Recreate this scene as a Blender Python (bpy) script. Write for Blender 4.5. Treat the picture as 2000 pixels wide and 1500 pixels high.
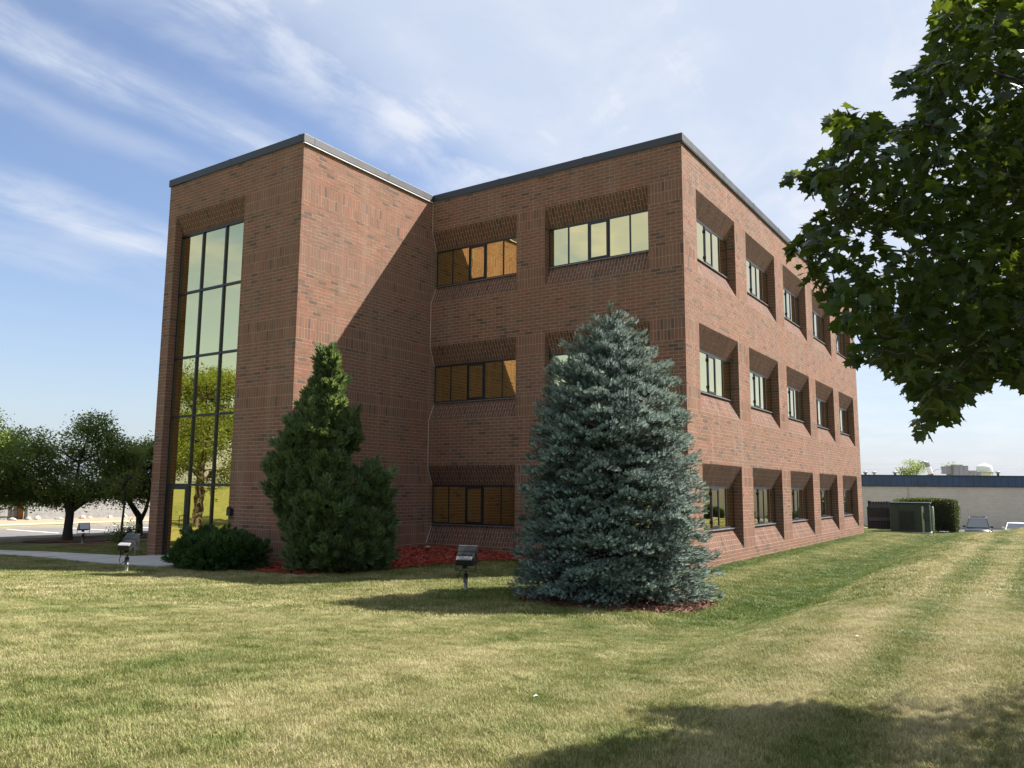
import bpy, math, random
import numpy as np
from mathutils import Vector, Matrix

random.seed(7)
RNG = np.random.default_rng(11)
scene = bpy.context.scene
COL = scene.collection
for o in list(bpy.data.objects):
    bpy.data.objects.remove(o, do_unlink=True)

# ------------------------------------------------------------------ camera
CAM = Vector((7.637, -19.649, 1.716))
YAW, PITCH, ROLL, FPX = 0.58976, 0.13181, 0.00721, 1545.2
cf = Vector((-math.sin(YAW) * math.cos(PITCH), math.cos(YAW) * math.cos(PITCH), math.sin(PITCH)))
cr = Vector((math.cos(YAW), math.sin(YAW), 0))
cu = cr.cross(cf)
cr2 = cr * math.cos(ROLL) + cu * math.sin(ROLL)
cu2 = cu * math.cos(ROLL) - cr * math.sin(ROLL)
cd = bpy.data.cameras.new("camera")
cam = bpy.data.objects.new("camera", cd)
COL.objects.link(cam)
m = Matrix.Identity(4)
for i in range(3):
    m[i][0], m[i][1], m[i][2], m[i][3] = cr2[i], cu2[i], -cf[i], CAM[i]
cam.matrix_world = m
cd.sensor_width = 36.0
cd.lens = FPX / 2000.0 * 36.0
cd.clip_start = 0.1
cd.clip_end = 6000
scene.camera = cam

# ------------------------------------------------------------------ sun, sky, exposure
SUNV = Vector((0.73, 1.0, 1.38)).normalized()       # towards the sun
sun_el = math.asin(SUNV.z)
sun_az = math.atan2(SUNV.x, SUNV.y)                 # clockwise from +Y
sl = bpy.data.lights.new("sun", 'SUN')
sl.energy = 5.0
sl.angle = math.radians(0.53)
sl.color = (1.0, 0.935, 0.85)
sun = bpy.data.objects.new("sun", sl)
COL.objects.link(sun)
sun.location = (20, 30, 40)
sun.rotation_euler = (-SUNV).to_track_quat('-Z', 'Y').to_euler()

scene.view_settings.view_transform = 'Standard'
scene.view_settings.look = 'None'
scene.view_settings.gamma = 1.0
scene.view_settings.exposure = 1.66
try:
    scene.view_settings.use_curve_mapping = False
except Exception:
    pass

world = bpy.data.worlds.new("World")
scene.world = world
world.use_nodes = True
wt = world.node_tree
wt.nodes.clear()


class NT:
    """small helper to write node trees"""
    def __init__(self, tree):
        self.t = tree

    def n(self, kind, **kw):
        nd = self.t.nodes.new(kind)
        for k, v in kw.items():
            setattr(nd, k, v)
        return nd

    def put(self, sock, v):
        if v is None:
            return
        if hasattr(v, 'is_linked') or isinstance(v, bpy.types.NodeSocket):
            self.t.links.new(v, sock)
        else:
            sock.default_value = v

    def math(self, op, a, b=None, c=None, clamp=False):
        nd = self.n('ShaderNodeMath', operation=op, use_clamp=clamp)
        for i, v in enumerate((a, b, c)):
            self.put(nd.inputs[i], v)
        return nd.outputs[0]

    def vmath(self, op, a, b=None, out=0):
        nd = self.n('ShaderNodeVectorMath', operation=op)
        self.put(nd.inputs[0], a)
        if b is not None:
            self.put(nd.inputs[1], b)
        return nd.outputs[out]

    def mix(self, f, a, b, blend='MIX'):
        nd = self.n('ShaderNodeMix', data_type='RGBA', blend_type=blend)
        self.put(nd.inputs[0], f)
        self.put(nd.inputs[6], c4(a))
        self.put(nd.inputs[7], c4(b))
        return nd.outputs[2]

    def ramp(self, f, stops, interp='LINEAR'):
        nd = self.n('ShaderNodeValToRGB')
        cr_ = nd.color_ramp
        cr_.interpolation = interp
        while len(cr_.elements) < len(stops):
            cr_.elements.new(0.5)
        for e, (p, c) in zip(cr_.elements, stops):
            e.position = p
            e.color = c4(c) if isinstance(c, (tuple, list)) else (c, c, c, 1)
        self.put(nd.inputs[0], f)
        return nd.outputs[0]

    def noise(self, vec, scale, detail=3, rough=0.55, dist=0.0, out=0, dims='3D'):
        nd = self.n('ShaderNodeTexNoise', noise_dimensions=dims)
        self.put(nd.inputs['Vector'], vec)
        nd.inputs['Scale'].default_value = scale
        nd.inputs['Detail'].default_value = detail
        nd.inputs['Roughness'].default_value = rough
        nd.inputs['Distortion'].default_value = dist
        return nd.outputs[out]

    def maprange(self, v, a, b, c=0.0, d=1.0, smooth=True):
        nd = self.n('ShaderNodeMapRange', interpolation_type='SMOOTHSTEP' if smooth else 'LINEAR')
        self.put(nd.inputs[0], v)
        for i, q in enumerate((a, b, c, d)):
            nd.inputs[1 + i].default_value = q
        return nd.outputs[0]

    def scalevec(self, vec, s, loc=(0, 0, 0), rot=(0, 0, 0)):
        nd = self.n('ShaderNodeMapping')
        self.put(nd.inputs[0], vec)
        nd.inputs[1].default_value = loc
        nd.inputs[2].default_value = rot
        nd.inputs[3].default_value = s
        return nd.outputs[0]

    def bump(self, h, strength=0.3, dist=0.01, normal=None):
        nd = self.n('ShaderNodeBump')
        nd.inputs['Strength'].default_value = strength
        nd.inputs['Distance'].default_value = dist
        self.put(nd.inputs['Height'], h)
        if normal is not None:
            self.put(nd.inputs['Normal'], normal)
        return nd.outputs[0]


def c4(c):
    if isinstance(c, (tuple, list)):
        return tuple(c) if len(c) == 4 else (c[0], c[1], c[2], 1.0)
    return c


# world: Nishita sky with a sheet of cirrus that lies in bands at one altitude
w = NT(wt)
sky = w.n('ShaderNodeTexSky', sky_type='NISHITA')
sky.sun_disc = False
sky.sun_elevation = sun_el
sky.sun_rotation = sun_az
sky.altitude = 200
sky.air_density = 1.25
sky.dust_density = 0.6
sky.ozone_density = 1.6
tc = w.n('ShaderNodeTexCoord').outputs['Generated']
sx = w.n('ShaderNodeSeparateXYZ')
w.put(sx.inputs[0], tc)
zc = w.math('ADD', w.math('MAXIMUM', sx.outputs[2], 0.02), 0.12)
px_ = w.math('DIVIDE', sx.outputs[0], zc)
py_ = w.math('DIVIDE', sx.outputs[1], zc)
cb = w.n('ShaderNodeCombineXYZ')
w.put(cb.inputs[0], px_)
w.put(cb.inputs[1], py_)
P = cb.outputs[0]
wob = w.noise(w.scalevec(P, (1.0, 1.0, 1.0), loc=(3.1, 1.7, 0)), 1.9, 4, 0.6, out=1)
wobs = w.n('ShaderNodeSeparateXYZ')
w.put(wobs.inputs[0], wob)
xw = w.math('ADD', px_, w.math('MULTIPLY', w.math('SUBTRACT', wobs.outputs[0], 0.5), 0.20))
xn = w.maprange(xw, -3.0, 1.0, 0, 1, smooth=False)
def bx_(x): return (x + 3.0) / 4.0
band = w.ramp(xn, [(0.0, 0.04), (bx_(-2.62), 0.02), (bx_(-2.42), 0.34), (bx_(-2.26), 0.26), (bx_(-2.12), 0.72), (bx_(-2.02), 0.50), (bx_(-1.88), 0.0),
                   (bx_(-1.74), 0.02), (bx_(-1.63), 0.26), (bx_(-1.55), 0.06), (bx_(-1.46), 0.74), (bx_(-1.39), 0.46), (bx_(-1.30), 0.10), (bx_(-1.19), 0.55),
                   (bx_(-1.04), 0.92), (bx_(-0.5), 1.0), (1.0, 1.0)], 'EASE')
fib = w.noise(w.scalevec(P, (5.5, 1.5, 1.0), rot=(0, 0, 0.06)), 1.6, 7, 0.60, 0.6)
puf = w.noise(w.scalevec(P, (1.0, 0.8, 1.0), loc=(5.3, 2.2, 0)), 2.6, 6, 0.6, 0.3)
mixn = w.math('ADD', w.math('MULTIPLY', fib, 0.45), w.math('MULTIPLY', puf, 0.6))
tex = w.maprange(mixn, 0.38, 0.66, 0.25, 1.2)
tex = w.math('MAXIMUM', tex, w.maprange(xw, -1.25, -0.9, 0.0, 0.93))
dens = w.math('MULTIPLY', band, tex, clamp=True)
hz = w.maprange(sx.outputs[2], 0.02, 0.30, 0.35, 1.0)
dens = w.math('MULTIPLY', w.math('MULTIPLY', dens, hz), 0.96, clamp=True)
ccol = w.mix(w.maprange(puf, 0.38, 0.66), (4.3, 4.85, 5.8), (5.2, 5.5, 6.15))
haze = w.math('POWER', 2.718, w.math('MULTIPLY', w.math('MAXIMUM', sx.outputs[2], 0.0), -9.0))
skycol = w.mix(1.0, sky.outputs[0], (0.99, 0.96, 1.06), 'MULTIPLY')
skycol = w.mix(w.math('MULTIPLY', haze, 0.76), skycol, (2.9, 3.75, 5.15))
wcol = w.mix(dens, skycol, ccol)
bg = w.n('ShaderNodeBackground')
bg.inputs[1].default_value = 0.050
w.put(bg.inputs[0], wcol)
wo = w.n('ShaderNodeOutputWorld')
wt.links.new(bg.outputs[0], wo.inputs[0])

scene.render.engine = 'CYCLES'
scene.cycles.max_bounces = 8
scene.cycles.transparent_max_bounces = 6
scene.cycles.caustics_reflective = False
scene.cycles.caustics_refractive = False

# ------------------------------------------------------------------ helpers
def tag(o, label=None, cat=None, group=None, kind=None):
    if label: o["label"] = label
    if cat: o["category"] = cat
    if group: o["group"] = group
    if kind: o["kind"] = kind
    return o


def thing(name, label, cat, loc=(0, 0, 0), rz=0.0, group=None):
    o = bpy.data.objects.new(name, None)
    o.empty_display_size = 0.2
    COL.objects.link(o)
    o.location = loc
    o.rotation_euler = (0, 0, rz)
    return tag(o, label, cat, group)


def mesh_from(name, verts, faces, mat=None, smooth=False, mats=None, fmat=None):
    me = bpy.data.meshes.new(name)
    if isinstance(verts, np.ndarray) and isinstance(faces, np.ndarray):
        nv, nf, k = len(verts), len(faces), faces.shape[1]
        me.vertices.add(nv)
        me.vertices.foreach_set("co", np.ascontiguousarray(verts, dtype=np.float32).ravel())
        me.loops.add(nf * k)
        me.loops.foreach_set("vertex_index", np.ascontiguousarray(faces, dtype=np.int32).ravel())
        me.polygons.add(nf)
        me.polygons.foreach_set("loop_start", np.arange(0, nf * k, k, dtype=np.int32))
        me.update(calc_edges=True)
    else:
        me.from_pydata([tuple(v) for v in verts], [], faces)
    if mats:
        for mm in mats: me.materials.append(mm)
        if fmat is not None:
            me.polygons.foreach_set("material_index", np.asarray(fmat, dtype=np.int32))
    elif mat:
        me.materials.append(mat)
    me.polygons.foreach_set("use_smooth", np.full(len(me.polygons), bool(smooth)))
    me.update()
    return me


def link(name, me, parent=None, loc=None, rz=None):
    o = bpy.data.objects.new(name, me)
    COL.objects.link(o)
    if parent: o.parent = parent
    if loc is not None: o.location = loc
    if rz is not None: o.rotation_euler = (0, 0, rz)
    return o


class MB:
    """collects shapes into one mesh"""
    def __init__(self):
        self.v, self.f = [], []

    def poly(self, pts):
        b = len(self.v)
        self.v += [tuple(p) for p in pts]
        self.f.append(tuple(range(b, b + len(pts))))

    def box(self, x0, y0, z0, x1, y1, z1, M=None, taper=None):
        p = [(x0, y0, z0), (x1, y0, z0), (x1, y1, z0), (x0, y1, z0), (x0, y0, z1), (x1, y0, z1), (x1, y1, z1), (x0, y1, z1)]
        if taper:
            cx, cy = (x0 + x1) / 2, (y0 + y1) / 2
            p = p[:4] + [(cx + (a - cx) * taper, cy + (b - cy) * taper, c_) for a, b, c_ in p[4:]]
        if M: p = [tuple(M @ Vector(q)) for q in p]
        b = len(self.v)
        self.v += p
        self.f += [tuple(b + i for i in q) for q in ((0, 3, 2, 1), (4, 5, 6, 7), (0, 1, 5, 4), (1, 2, 6, 5), (2, 3, 7, 6), (3, 0, 4, 7))]
        return self

    def tube(self, pts, rads, n=8, cap=True):
        pts = [Vector(p) for p in pts]
        b = len(self.v)
        up = Vector((0.13, 0.31, 1)).normalized()
        for i, p in enumerate(pts):
            t = (pts[min(i + 1, len(pts) - 1)] - pts[max(i - 1, 0)])
            if t.length < 1e-9: t = Vector((0, 0, 1))
            t.normalize()
            a = t.cross(up)
            if a.length < 0.05: a = t.cross(Vector((1, 0, 0)))
            a.normalize()
            c_ = t.cross(a)
            r = rads[i] if isinstance(rads, (list, tuple)) else rads
            for k in range(n):
                th = 2 * math.pi * k / n
                self.v.append(tuple(p + (a * math.cos(th) + c_ * math.sin(th)) * r))
        for i in range(len(pts) - 1):
            for k in range(n):
                k2 = (k + 1) % n
                self.f.append((b + i * n + k, b + i * n + k2, b + (i + 1) * n + k2, b + (i + 1) * n + k))
        if cap:
            self.f.append(tuple(b + k for k in range(n)))
            e = b + (len(pts) - 1) * n
            self.f.append(tuple(e + n - 1 - k for k in range(n)))
        return self

    def lathe(self, prof, c=(0, 0, 0), n=16):
        b = len(self.v)
        for r, z in prof:
            for k in range(n):
                th = 2 * math.pi * k / n
                self.v.append((c[0] + r * math.cos(th), c[1] + r * math.sin(th), c[2] + z))
        for i in range(len(prof) - 1):
            for k in range(n):
                k2 = (k + 1) % n
                self.f.append((b + i * n + k, b + i * n + k2, b + (i + 1) * n + k2, b + (i + 1) * n + k))
        return self

    def build(self, name, mat, parent=None, smooth=False, loc=None, rz=None, bevel=0.0):
        me = mesh_from(name, self.v, self.f, mat, smooth)
        o = link(name, me, parent, loc, rz)
        if bevel:
            bm_ = o.modifiers.new("bevel", 'BEVEL')
            bm_.width = bevel
            bm_.segments = 2
            bm_.limit_method = 'ANGLE'
        return o


def sm(t):
    t = min(1.0, max(0.0, t))
    return t * t * (3 - 2 * t)


def ground(x, y):
    a = sm((-7.5 - y) / 9.5)
    b = sm((x - 3.3) / 2.1) * sm((y + 14) / 5) * sm((34 + 6 * (x - 6) - y) / 16) * sm((48 - y) / 14)
    z = -0.36 + 0.42 * (1 - (1 - a) * (1 - b))
    z -= 0.10 * math.exp(-((x - 2.9) / 1.0) ** 2) * sm((y + 12) / 5) * sm((40 - y) / 10)
    z += 0.25 * math.exp(-(((x + 7.8) / 3.4) ** 2 + ((y + 0.8) / 3.6) ** 2))
    z -= 0.16 * sm((-16 - x) / 9)
    z -= 1.8 * sm((y - 26) / 34) * sm((x + 16) / 10)
    return z


# ------------------------------------------------------------------ materials
def new_mat(name):
    mt = bpy.data.materials.new(name)
    mt.use_nodes = True
    mt.node_tree.nodes.clear()
    return mt, NT(mt.node_tree)


def finish(mt, t, shader):
    o = t.n('ShaderNodeOutputMaterial')
    mt.node_tree.links.new(shader, o.inputs[0])
    return mt


def pbsdf(t, col, rough=0.6, metal=0.0, normal=None, spec=0.5):
    b = t.n('ShaderNodeBsdfPrincipled')
    t.put(b.inputs['Base Color'], c4(col))
    t.put(b.inputs['Roughness'], rough)
    b.inputs['Metallic'].default_value = metal
    if 'Specular IOR Level' in b.inputs: b.inputs['Specular IOR Level'].default_value = spec
    if normal is not None: t.put(b.inputs['Normal'], normal)
    return b.outputs[0]


def simple(name, col, rough=0.6, metal=0.0, var=0.15, nscale=6.0, bump=0.0, spec=0.5):
    """plain surface with a little uneven colour and dirt"""
    mt, t = new_mat(name)
    pos = t.n('ShaderNodeNewGeometry').outputs['Position']
    nz = t.noise(pos, nscale, 5, 0.6)
    k = t.maprange(nz, 0.25, 0.75, 1 - var, 1 + var)
    # scale the colour by k
    vm = t.n('ShaderNodeVectorMath', operation='SCALE')
    vm.inputs[0].default_value = col[:3]
    t.put(vm.inputs[3], k)
    nrm = t.bump(t.noise(pos, nscale * 8, 4, 0.6), 0.4, bump) if bump else None
    rr = t.maprange(nz, 0.2, 0.8, max(0.05, rough - 0.08), min(1, rough + 0.08))
    return finish(mt, t, pbsdf(t, vm.outputs[0], rr, metal, nrm, spec))


# brick: every brick picks its own tone
def brick_mat(name, dark=1.0):
    mt, t = new_mat(name)
    g = t.n('ShaderNodeNewGeometry')
    oi = t.n('ShaderNodeObjectInfo')
    r = t.math('FRACT', t.math('ADD', g.outputs['Random Per Island'], t.math('MULTIPLY', oi.outputs['Random'], 7.31)))
    base = t.ramp(r, [(0.0, (0.052, 0.041, 0.038)), (0.07, (0.077, 0.056, 0.044)), (0.10, (0.121, 0.068, 0.046)), (0.22, (0.170, 0.078, 0.051)), (0.36, (0.148, 0.076, 0.048)),
                      (0.50, (0.194, 0.083, 0.054)), (0.64, (0.166, 0.094, 0.060)), (0.78, (0.211, 0.080, 0.056)), (0.90, (0.144, 0.090, 0.063)), (1.0, (0.184, 0.090, 0.057))])
    pos = g.outputs['Position']
    st = t.noise(pos, 0.55, 4, 0.6)
    fine = t.noise(pos, 55, 3, 0.65)
    c1 = t.mix(t.maprange(fine, 0.3, 0.75, 0.0, 0.55), base, (0.225, 0.122, 0.077))
    c2 = t.mix(t.maprange(st, 0.40, 0.75, 0.0, 0.50), c1, (0.134, 0.092, 0.071))
    run = t.noise(t.scalevec(pos, (2.6, 2.6, 0.16)), 1.0, 4, 0.6)
    c3 = t.mix(t.maprange(run, 0.48, 0.78, 0.0, 0.45), c2, (0.239, 0.166, 0.125))
    nrm = t.bump(t.noise(pos, 130, 3, 0.7), 0.5, 0.004)
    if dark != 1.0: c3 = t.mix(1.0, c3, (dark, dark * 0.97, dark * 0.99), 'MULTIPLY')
    return finish(mt, t, pbsdf(t, c3, 0.88, 0, nrm, 0.25))


M_BRICK = brick_mat("brick_clay")
M_BRICK_SHADE = brick_mat("brick_clay_slope_shade", 0.68)  # darker copy for recess slopes; soffit shade is put into its colour
M_MORTAR = simple("mortar", (0.345, 0.260, 0.200), 0.95, 0, 0.18, 3.0, 0.003, 0.1)
M_SEAL = simple("joint_sealant", (0.50, 0.40, 0.33), 0.7, 0, 0.1)
M_FRAME = simple("window_frame_bronze", (0.014, 0.015, 0.018), 0.38, 0.0, 0.2, 3.0, 0, 0.45)
M_COPING = simple("coping_metal", (0.026, 0.030, 0.037), 0.5, 0.0, 0.12, 1.2)
M_DRIP = simple("drip_edge_metal", (0.72, 0.72, 0.70), 0.35, 0.2, 0.06)
M_FLASH = simple("sill_flashing", (0.16, 0.16, 0.17), 0.45, 0.3, 0.1)
M_ROOF = simple("roof_membrane", (0.25, 0.25, 0.25), 0.9)


def glass_mat(name, wav, tint=(0.83, 0.725, 0.36)):
    mt, t = new_mat(name)
    g = t.n('ShaderNodeNewGeometry')
    pos = g.outputs['Position']
    rnd = t.n('ShaderNodeObjectInfo').outputs['Random']
    off = t.n('ShaderNodeCombineXYZ')
    for i in range(3): t.put(off.inputs[i], t.math('MULTIPLY', rnd, 37.0))
    pv = t.vmath('ADD', t.scalevec(pos, (0.55, 0.55, 1.6)), off.outputs[0])
    n1 = t.noise(pv, 1.0, 1.5, 0.4)
    nrm = t.bump(n1, 1.0, wav)
    gl = t.n('ShaderNodeBsdfGlossy')
    gl.inputs['Roughness'].default_value = 0.012
    gl.inputs['Color'].default_value = c4(tint)
    t.put(gl.inputs['Normal'], nrm)
    lw = t.n('ShaderNodeLayerWeight')
    lw.inputs[0].default_value = 0.5
    t.put(gl.inputs['Color'], t.mix(t.maprange(lw.outputs['Facing'], 0.52, 0.95, 0.0, 0.85), tint, (0.90, 0.88, 0.80)))
    df = t.n('ShaderNodeBsdfDiffuse')
    df.inputs[0].default_value = (0.03, 0.022, 0.012, 1)
    mx = t.n('ShaderNodeMixShader')
    mx.inputs[0].default_value = 0.93
    t.t.links.new(df.outputs[0], mx.inputs[1])
    t.t.links.new(gl.outputs[0], mx.inputs[2])
    return finish(mt, t, mx.outputs[0])


M_GLASS = glass_mat("gold_mirror_glass", 0.0035)
M_GLASS_W = glass_mat("gold_mirror_glass_tempered", 0.010)


def leaf_mat(name, cols, trans=0.35, tcol=(0.25, 0.42, 0.04), rough=0.5, nsc=0.9, spec=0.35):
    """foliage: per-leaf tone, light passes through"""
    mt, t = new_mat(name)
    g = t.n('ShaderNodeNewGeometry')
    oi = t.n('ShaderNodeObjectInfo')
    r = t.math('FRACT', t.math('ADD', g.outputs['Random Per Island'], t.math('MULTIPLY', oi.outputs['Random'], 5.7)))
    n = len(cols)
    base = t.ramp(r, [(i / (n - 1), c) for i, c in enumerate(cols)])
    k = t.maprange(t.noise(g.outputs['Position'], nsc, 3, 0.5), 0.3, 0.7, 0.72, 1.28)
    vm = t.n('ShaderNodeVectorMath', operation='SCALE')
    t.put(vm.inputs[0], base)
    t.put(vm.inputs[3], k)
    b = pbsdf(t, vm.outputs[0], rough, 0, None, spec)
    if trans <= 0: return finish(mt, t, b)
    tr = t.n('ShaderNodeBsdfTranslucent')
    tr.inputs[0].default_value = c4(tcol)
    mx = t.n('ShaderNodeMixShader')
    mx.inputs[0].default_value = trans
    t.t.links.new(b, mx.inputs[1])
    t.t.links.new(tr.outputs[0], mx.inputs[2])
    return finish(mt, t, mx.outputs[0])


M_MAPLE = leaf_mat("maple_leaf", [(0.011, 0.024, 0.007), (0.016, 0.033, 0.009), (0.024, 0.046, 0.011)], 0.17, (0.26, 0.36, 0.03), 0.45, 0.9, 0.25)
M_SPRUCE = leaf_mat("spruce_needles", [(0.066, 0.110, 0.092), (0.092, 0.144, 0.124), (0.120, 0.176, 0.155)], 0.10, (0.12, 0.18, 0.10), 0.55, 1.3)
M_SPRUCE_NEW = leaf_mat("spruce_new_growth", [(0.165, 0.230, 0.195), (0.215, 0.285, 0.235)], 0.12, (0.2, 0.26, 0.15), 0.55, 1.3)
M_CEDAR = leaf_mat("juniper_foliage", [(0.048, 0.082, 0.038), (0.072, 0.116, 0.048), (0.105, 0.150, 0.062)], 0.24, (0.22, 0.29, 0.07), 0.6, 1.4)
M_YEW = leaf_mat("yew_foliage", [(0.020, 0.050, 0.016), (0.033, 0.072, 0.022), (0.050, 0.100, 0.028)], 0.15, (0.12, 0.2, 0.03), 0.5, 2.0)
M_CRAB = leaf_mat("crabapple_leaf", [(0.050, 0.082, 0.026), (0.072, 0.110, 0.034), (0.100, 0.142, 0.045)], 0.45, (0.30, 0.38, 0.07), 0.5, 0.8)
M_LOCUST = leaf_mat("locust_leaf", [(0.065, 0.100, 0.020), (0.088, 0.126, 0.026), (0.115, 0.150, 0.032)], 0.42, (0.30, 0.37, 0.05), 0.5, 0.8)
M_FARTREE = leaf_mat("far_tree_leaf", [(0.05, 0.085, 0.03), (0.075, 0.115, 0.04), (0.10, 0.145, 0.05)], 0.3, (0.25, 0.32, 0.08), 0.6, 0.5)
M_HEDGE = leaf_mat("hedge_leaf", [(0.022, 0.040, 0.012), (0.035, 0.058, 0.016), (0.055, 0.080, 0.024)], 0.2, (0.15, 0.2, 0.04), 0.55, 2.0)
M_BARK = simple("bark", (0.060, 0.048, 0.040), 0.95, 0, 0.35, 9.0, 0.02)
M_BARK2 = simple("bark_dark", (0.035, 0.030, 0.028), 0.95, 0, 0.3, 9.0, 0.02)


# lawn: green and straw patches, mowing bands
def lawn_nodes(t, pos):
    n1 = t.noise(pos, 0.33, 4, 0.62, 0.6)
    n2 = t.noise(pos, 1.7, 4, 0.62)
    n3 = t.noise(t.scalevec(pos, (0.9, 0.16, 1), rot=(0, 0, -0.35)), 1.0, 3, 0.55)
    dry = t.math('ADD', t.math('ADD', t.math('MULTIPLY', n1, 0.60), t.math('MULTIPLY', n2, 0.42)), t.math('MULTIPLY', t.math('SUBTRACT', n3, 0.36), 0.36))
    # the swale between the bank and the building stays green, the bank crest is dry
    sp = t.n('ShaderNodeSeparateXYZ')
    t.put(sp.inputs[0], pos)
    xs, ys = sp.outputs[0], sp.outputs[1]
    sw = t.math('MULTIPLY', t.maprange(t.math('ABSOLUTE', t.math('SUBTRACT', xs, 3.4)), 0.2, 1.9, 1, 0), t.maprange(ys, -12.0, -5.0, 0, 1))
    wl = t.math('MULTIPLY', t.maprange(t.math('ABSOLUTE', t.math('SUBTRACT', xs, 0.25)), 0.05, 0.8, 1, 0), t.maprange(ys, -2.0, 0.5, 0, 1))
    crest = t.math('MULTIPLY', t.maprange(t.math('ABSOLUTE', t.math('SUBTRACT', xs, 5.5)), 0.1, 0.8, 1, 0), t.maprange(ys, -12.5, -9.0, 0, 1))
    near = t.math('MULTIPLY', t.maprange(ys, -5.5, -9.5, 0, 1), t.maprange(xs, -26, -14, 0, 1))
    dry = t.math('SUBTRACT', dry, t.math('MULTIPLY', sw, 0.16))
    dry = t.math('SUBTRACT', dry, t.math('MULTIPLY', wl, 0.16))
    st_ = t.math('SINE', t.math('ADD', t.math('MULTIPLY', xs, 5.6), t.math('MULTIPLY', n1, 3.0)))
    dry = t.math('ADD', dry, t.math('MULTIPLY', t.math('MULTIPLY', st_, t.maprange(xs, 4.5, 6.0, 0.25, 1.0)), 0.075))
    dry = t.math('ADD', dry, t.maprange(xs, 4.8, 6.2, 0.0, 0.035))
    dry = t.math('ADD', dry, t.math('MULTIPLY', crest, 0.09))
    dry = t.math('ADD', dry, t.math('MULTIPLY', near, 0.055))
    return dry


def lawn_mat(name, blades):
    mt, t = new_mat(name)
    g = t.n('ShaderNodeNewGeometry')
    pos = g.outputs['Position']
    dry = lawn_nodes(t, pos)
    if blades:
        r = g.outputs['Random Per Island']
        d2 = t.math('ADD', dry, t.math('MULTIPLY', t.math('SUBTRACT', r, 0.5), 0.34))
        col = t.ramp(d2, [(0.33, (0.072, 0.119, 0.022)), (0.47, (0.122, 0.161, 0.036)), (0.57, (0.198, 0.213, 0.066)), (0.70, (0.344, 0.308, 0.144)), (0.84, (0.417, 0.373, 0.217))])
        b = pbsdf(t, col, 0.55, 0, None, 0.3)
        tr = t.n('ShaderNodeBsdfTranslucent')
        t.put(tr.inputs[0], col)
        mx = t.n('ShaderNodeMixShader')
        mx.inputs[0].default_value = 0.28
        t.t.links.new(b, mx.inputs[1])
        t.t.links.new(tr.outputs[0], mx.inputs[2])
        return finish(mt, t, mx.outputs[0])
    fine = t.noise(pos, 26, 5, 0.7)
    fine2 = t.noise(t.scalevec(pos, (1, 1, 1)), 7, 4, 0.65)
    d2 = t.math('ADD', dry, t.math('ADD', t.math('MULTIPLY', t.math('SUBTRACT', fine, 0.5), 0.36), t.math('MULTIPLY', t.math('SUBTRACT', fine2, 0.5), 0.22)))
    col = t.ramp(d2, [(0.33, (0.049, 0.083, 0.016)), (0.47, (0.083, 0.108, 0.026)), (0.57, (0.129, 0.141, 0.048)), (0.70, (0.209, 0.190, 0.094)), (0.84, (0.260, 0.230, 0.138))])
    nrm = t.bump(t.noise(pos, 40, 5, 0.75), 0.9, 0.03)
    return finish(mt, t, pbsdf(t, col, 0.9, 0, nrm, 0.15))


M_LAWN = lawn_mat("lawn_ground", False)
M_BLADE = lawn_mat("lawn_blades", True)
M_MULCH = simple("red_mulch", (0.30, 0.050, 0.030), 0.95, 0, 0.5, 14.0, 0.02, 0.1)
M_CHIP = leaf_mat("red_mulch_chip", [(0.17, 0.028, 0.018), (0.30, 0.048, 0.028), (0.40, 0.080, 0.048), (0.33, 0.13, 0.09)], 0.0, rough=0.9, nsc=2)
M_PATH = simple("concrete_walk", (0.42, 0.41, 0.39), 0.85, 0, 0.10, 1.5, 0.003, 0.2)
M_KERB = simple("concrete_kerb", (0.31, 0.28, 0.22), 0.85, 0, 0.12, 2.0, 0.003, 0.2)
M_LOT = simple("parking_surface", (0.130, 0.124, 0.121), 0.9, 0, 0.14, 0.25, 0.004, 0.2)
M_LINE = simple("painted_line", (0.80, 0.79, 0.74), 0.7)
M_ASPH = simple("asphalt", (0.10, 0.10, 0.10), 0.9, 0, 0.2, 1.0, 0.004)
M_BLACK = simple("black_enamel", (0.018, 0.018, 0.020), 0.42, 0, 0.3, 8)
M_GREYM = simple("grey_metal", (0.32, 0.33, 0.34), 0.45, 0.6, 0.15, 6)
M_PVC = simple("grey_conduit", (0.30, 0.31, 0.30), 0.6, 0, 0.15, 10)
M_LENS = simple("floodlight_lens", (0.55, 0.60, 0.66), 0.15, 0.2, 0.05)

# ------------------------------------------------------------------ ground
def axis(fine0, fine1, step, far):
    a = list(np.arange(fine0, fine1 + 1e-6, step))
    d, s = step, fine1
    while s < far:
        d *= 1.35
        s += d
        a.append(s)
    d, s = step, fine0
    while s > -far:
        d *= 1.35
        s -= d
        a.insert(0, s)
    return a


def grid_mesh(name, xs, ys, zf, mat, keep=None):
    nx, ny = len(xs), len(ys)
    V = np.array([(x, y, zf(x, y)) for y in ys for x in xs], dtype=np.float32)
    F = []
    for j in range(ny - 1):
        for i in range(nx - 1):
            if keep and not keep((xs[i] + xs[i + 1]) / 2, (ys[j] + ys[j + 1]) / 2): continue
            F.append((j * nx + i, j * nx + i + 1, (j + 1) * nx + i + 1, (j + 1) * nx + i))
    F = np.array(F, dtype=np.int32)
    used = np.unique(F)
    remap = -np.ones(len(V), dtype=np.int32)
    remap[used] = np.arange(len(used))
    return mesh_from(name, V[used], remap[F], mat, True)


g_xs = axis(-34, 16, 0.4, 2500)
g_ys = axis(-24, 44, 0.4, 2500)
tag(link("lawn", grid_mesh("lawn", g_xs, g_ys, ground, M_LAWN)), "mown lawn of patchy green and straw coloured grass", "lawn", kind="structure")


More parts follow.
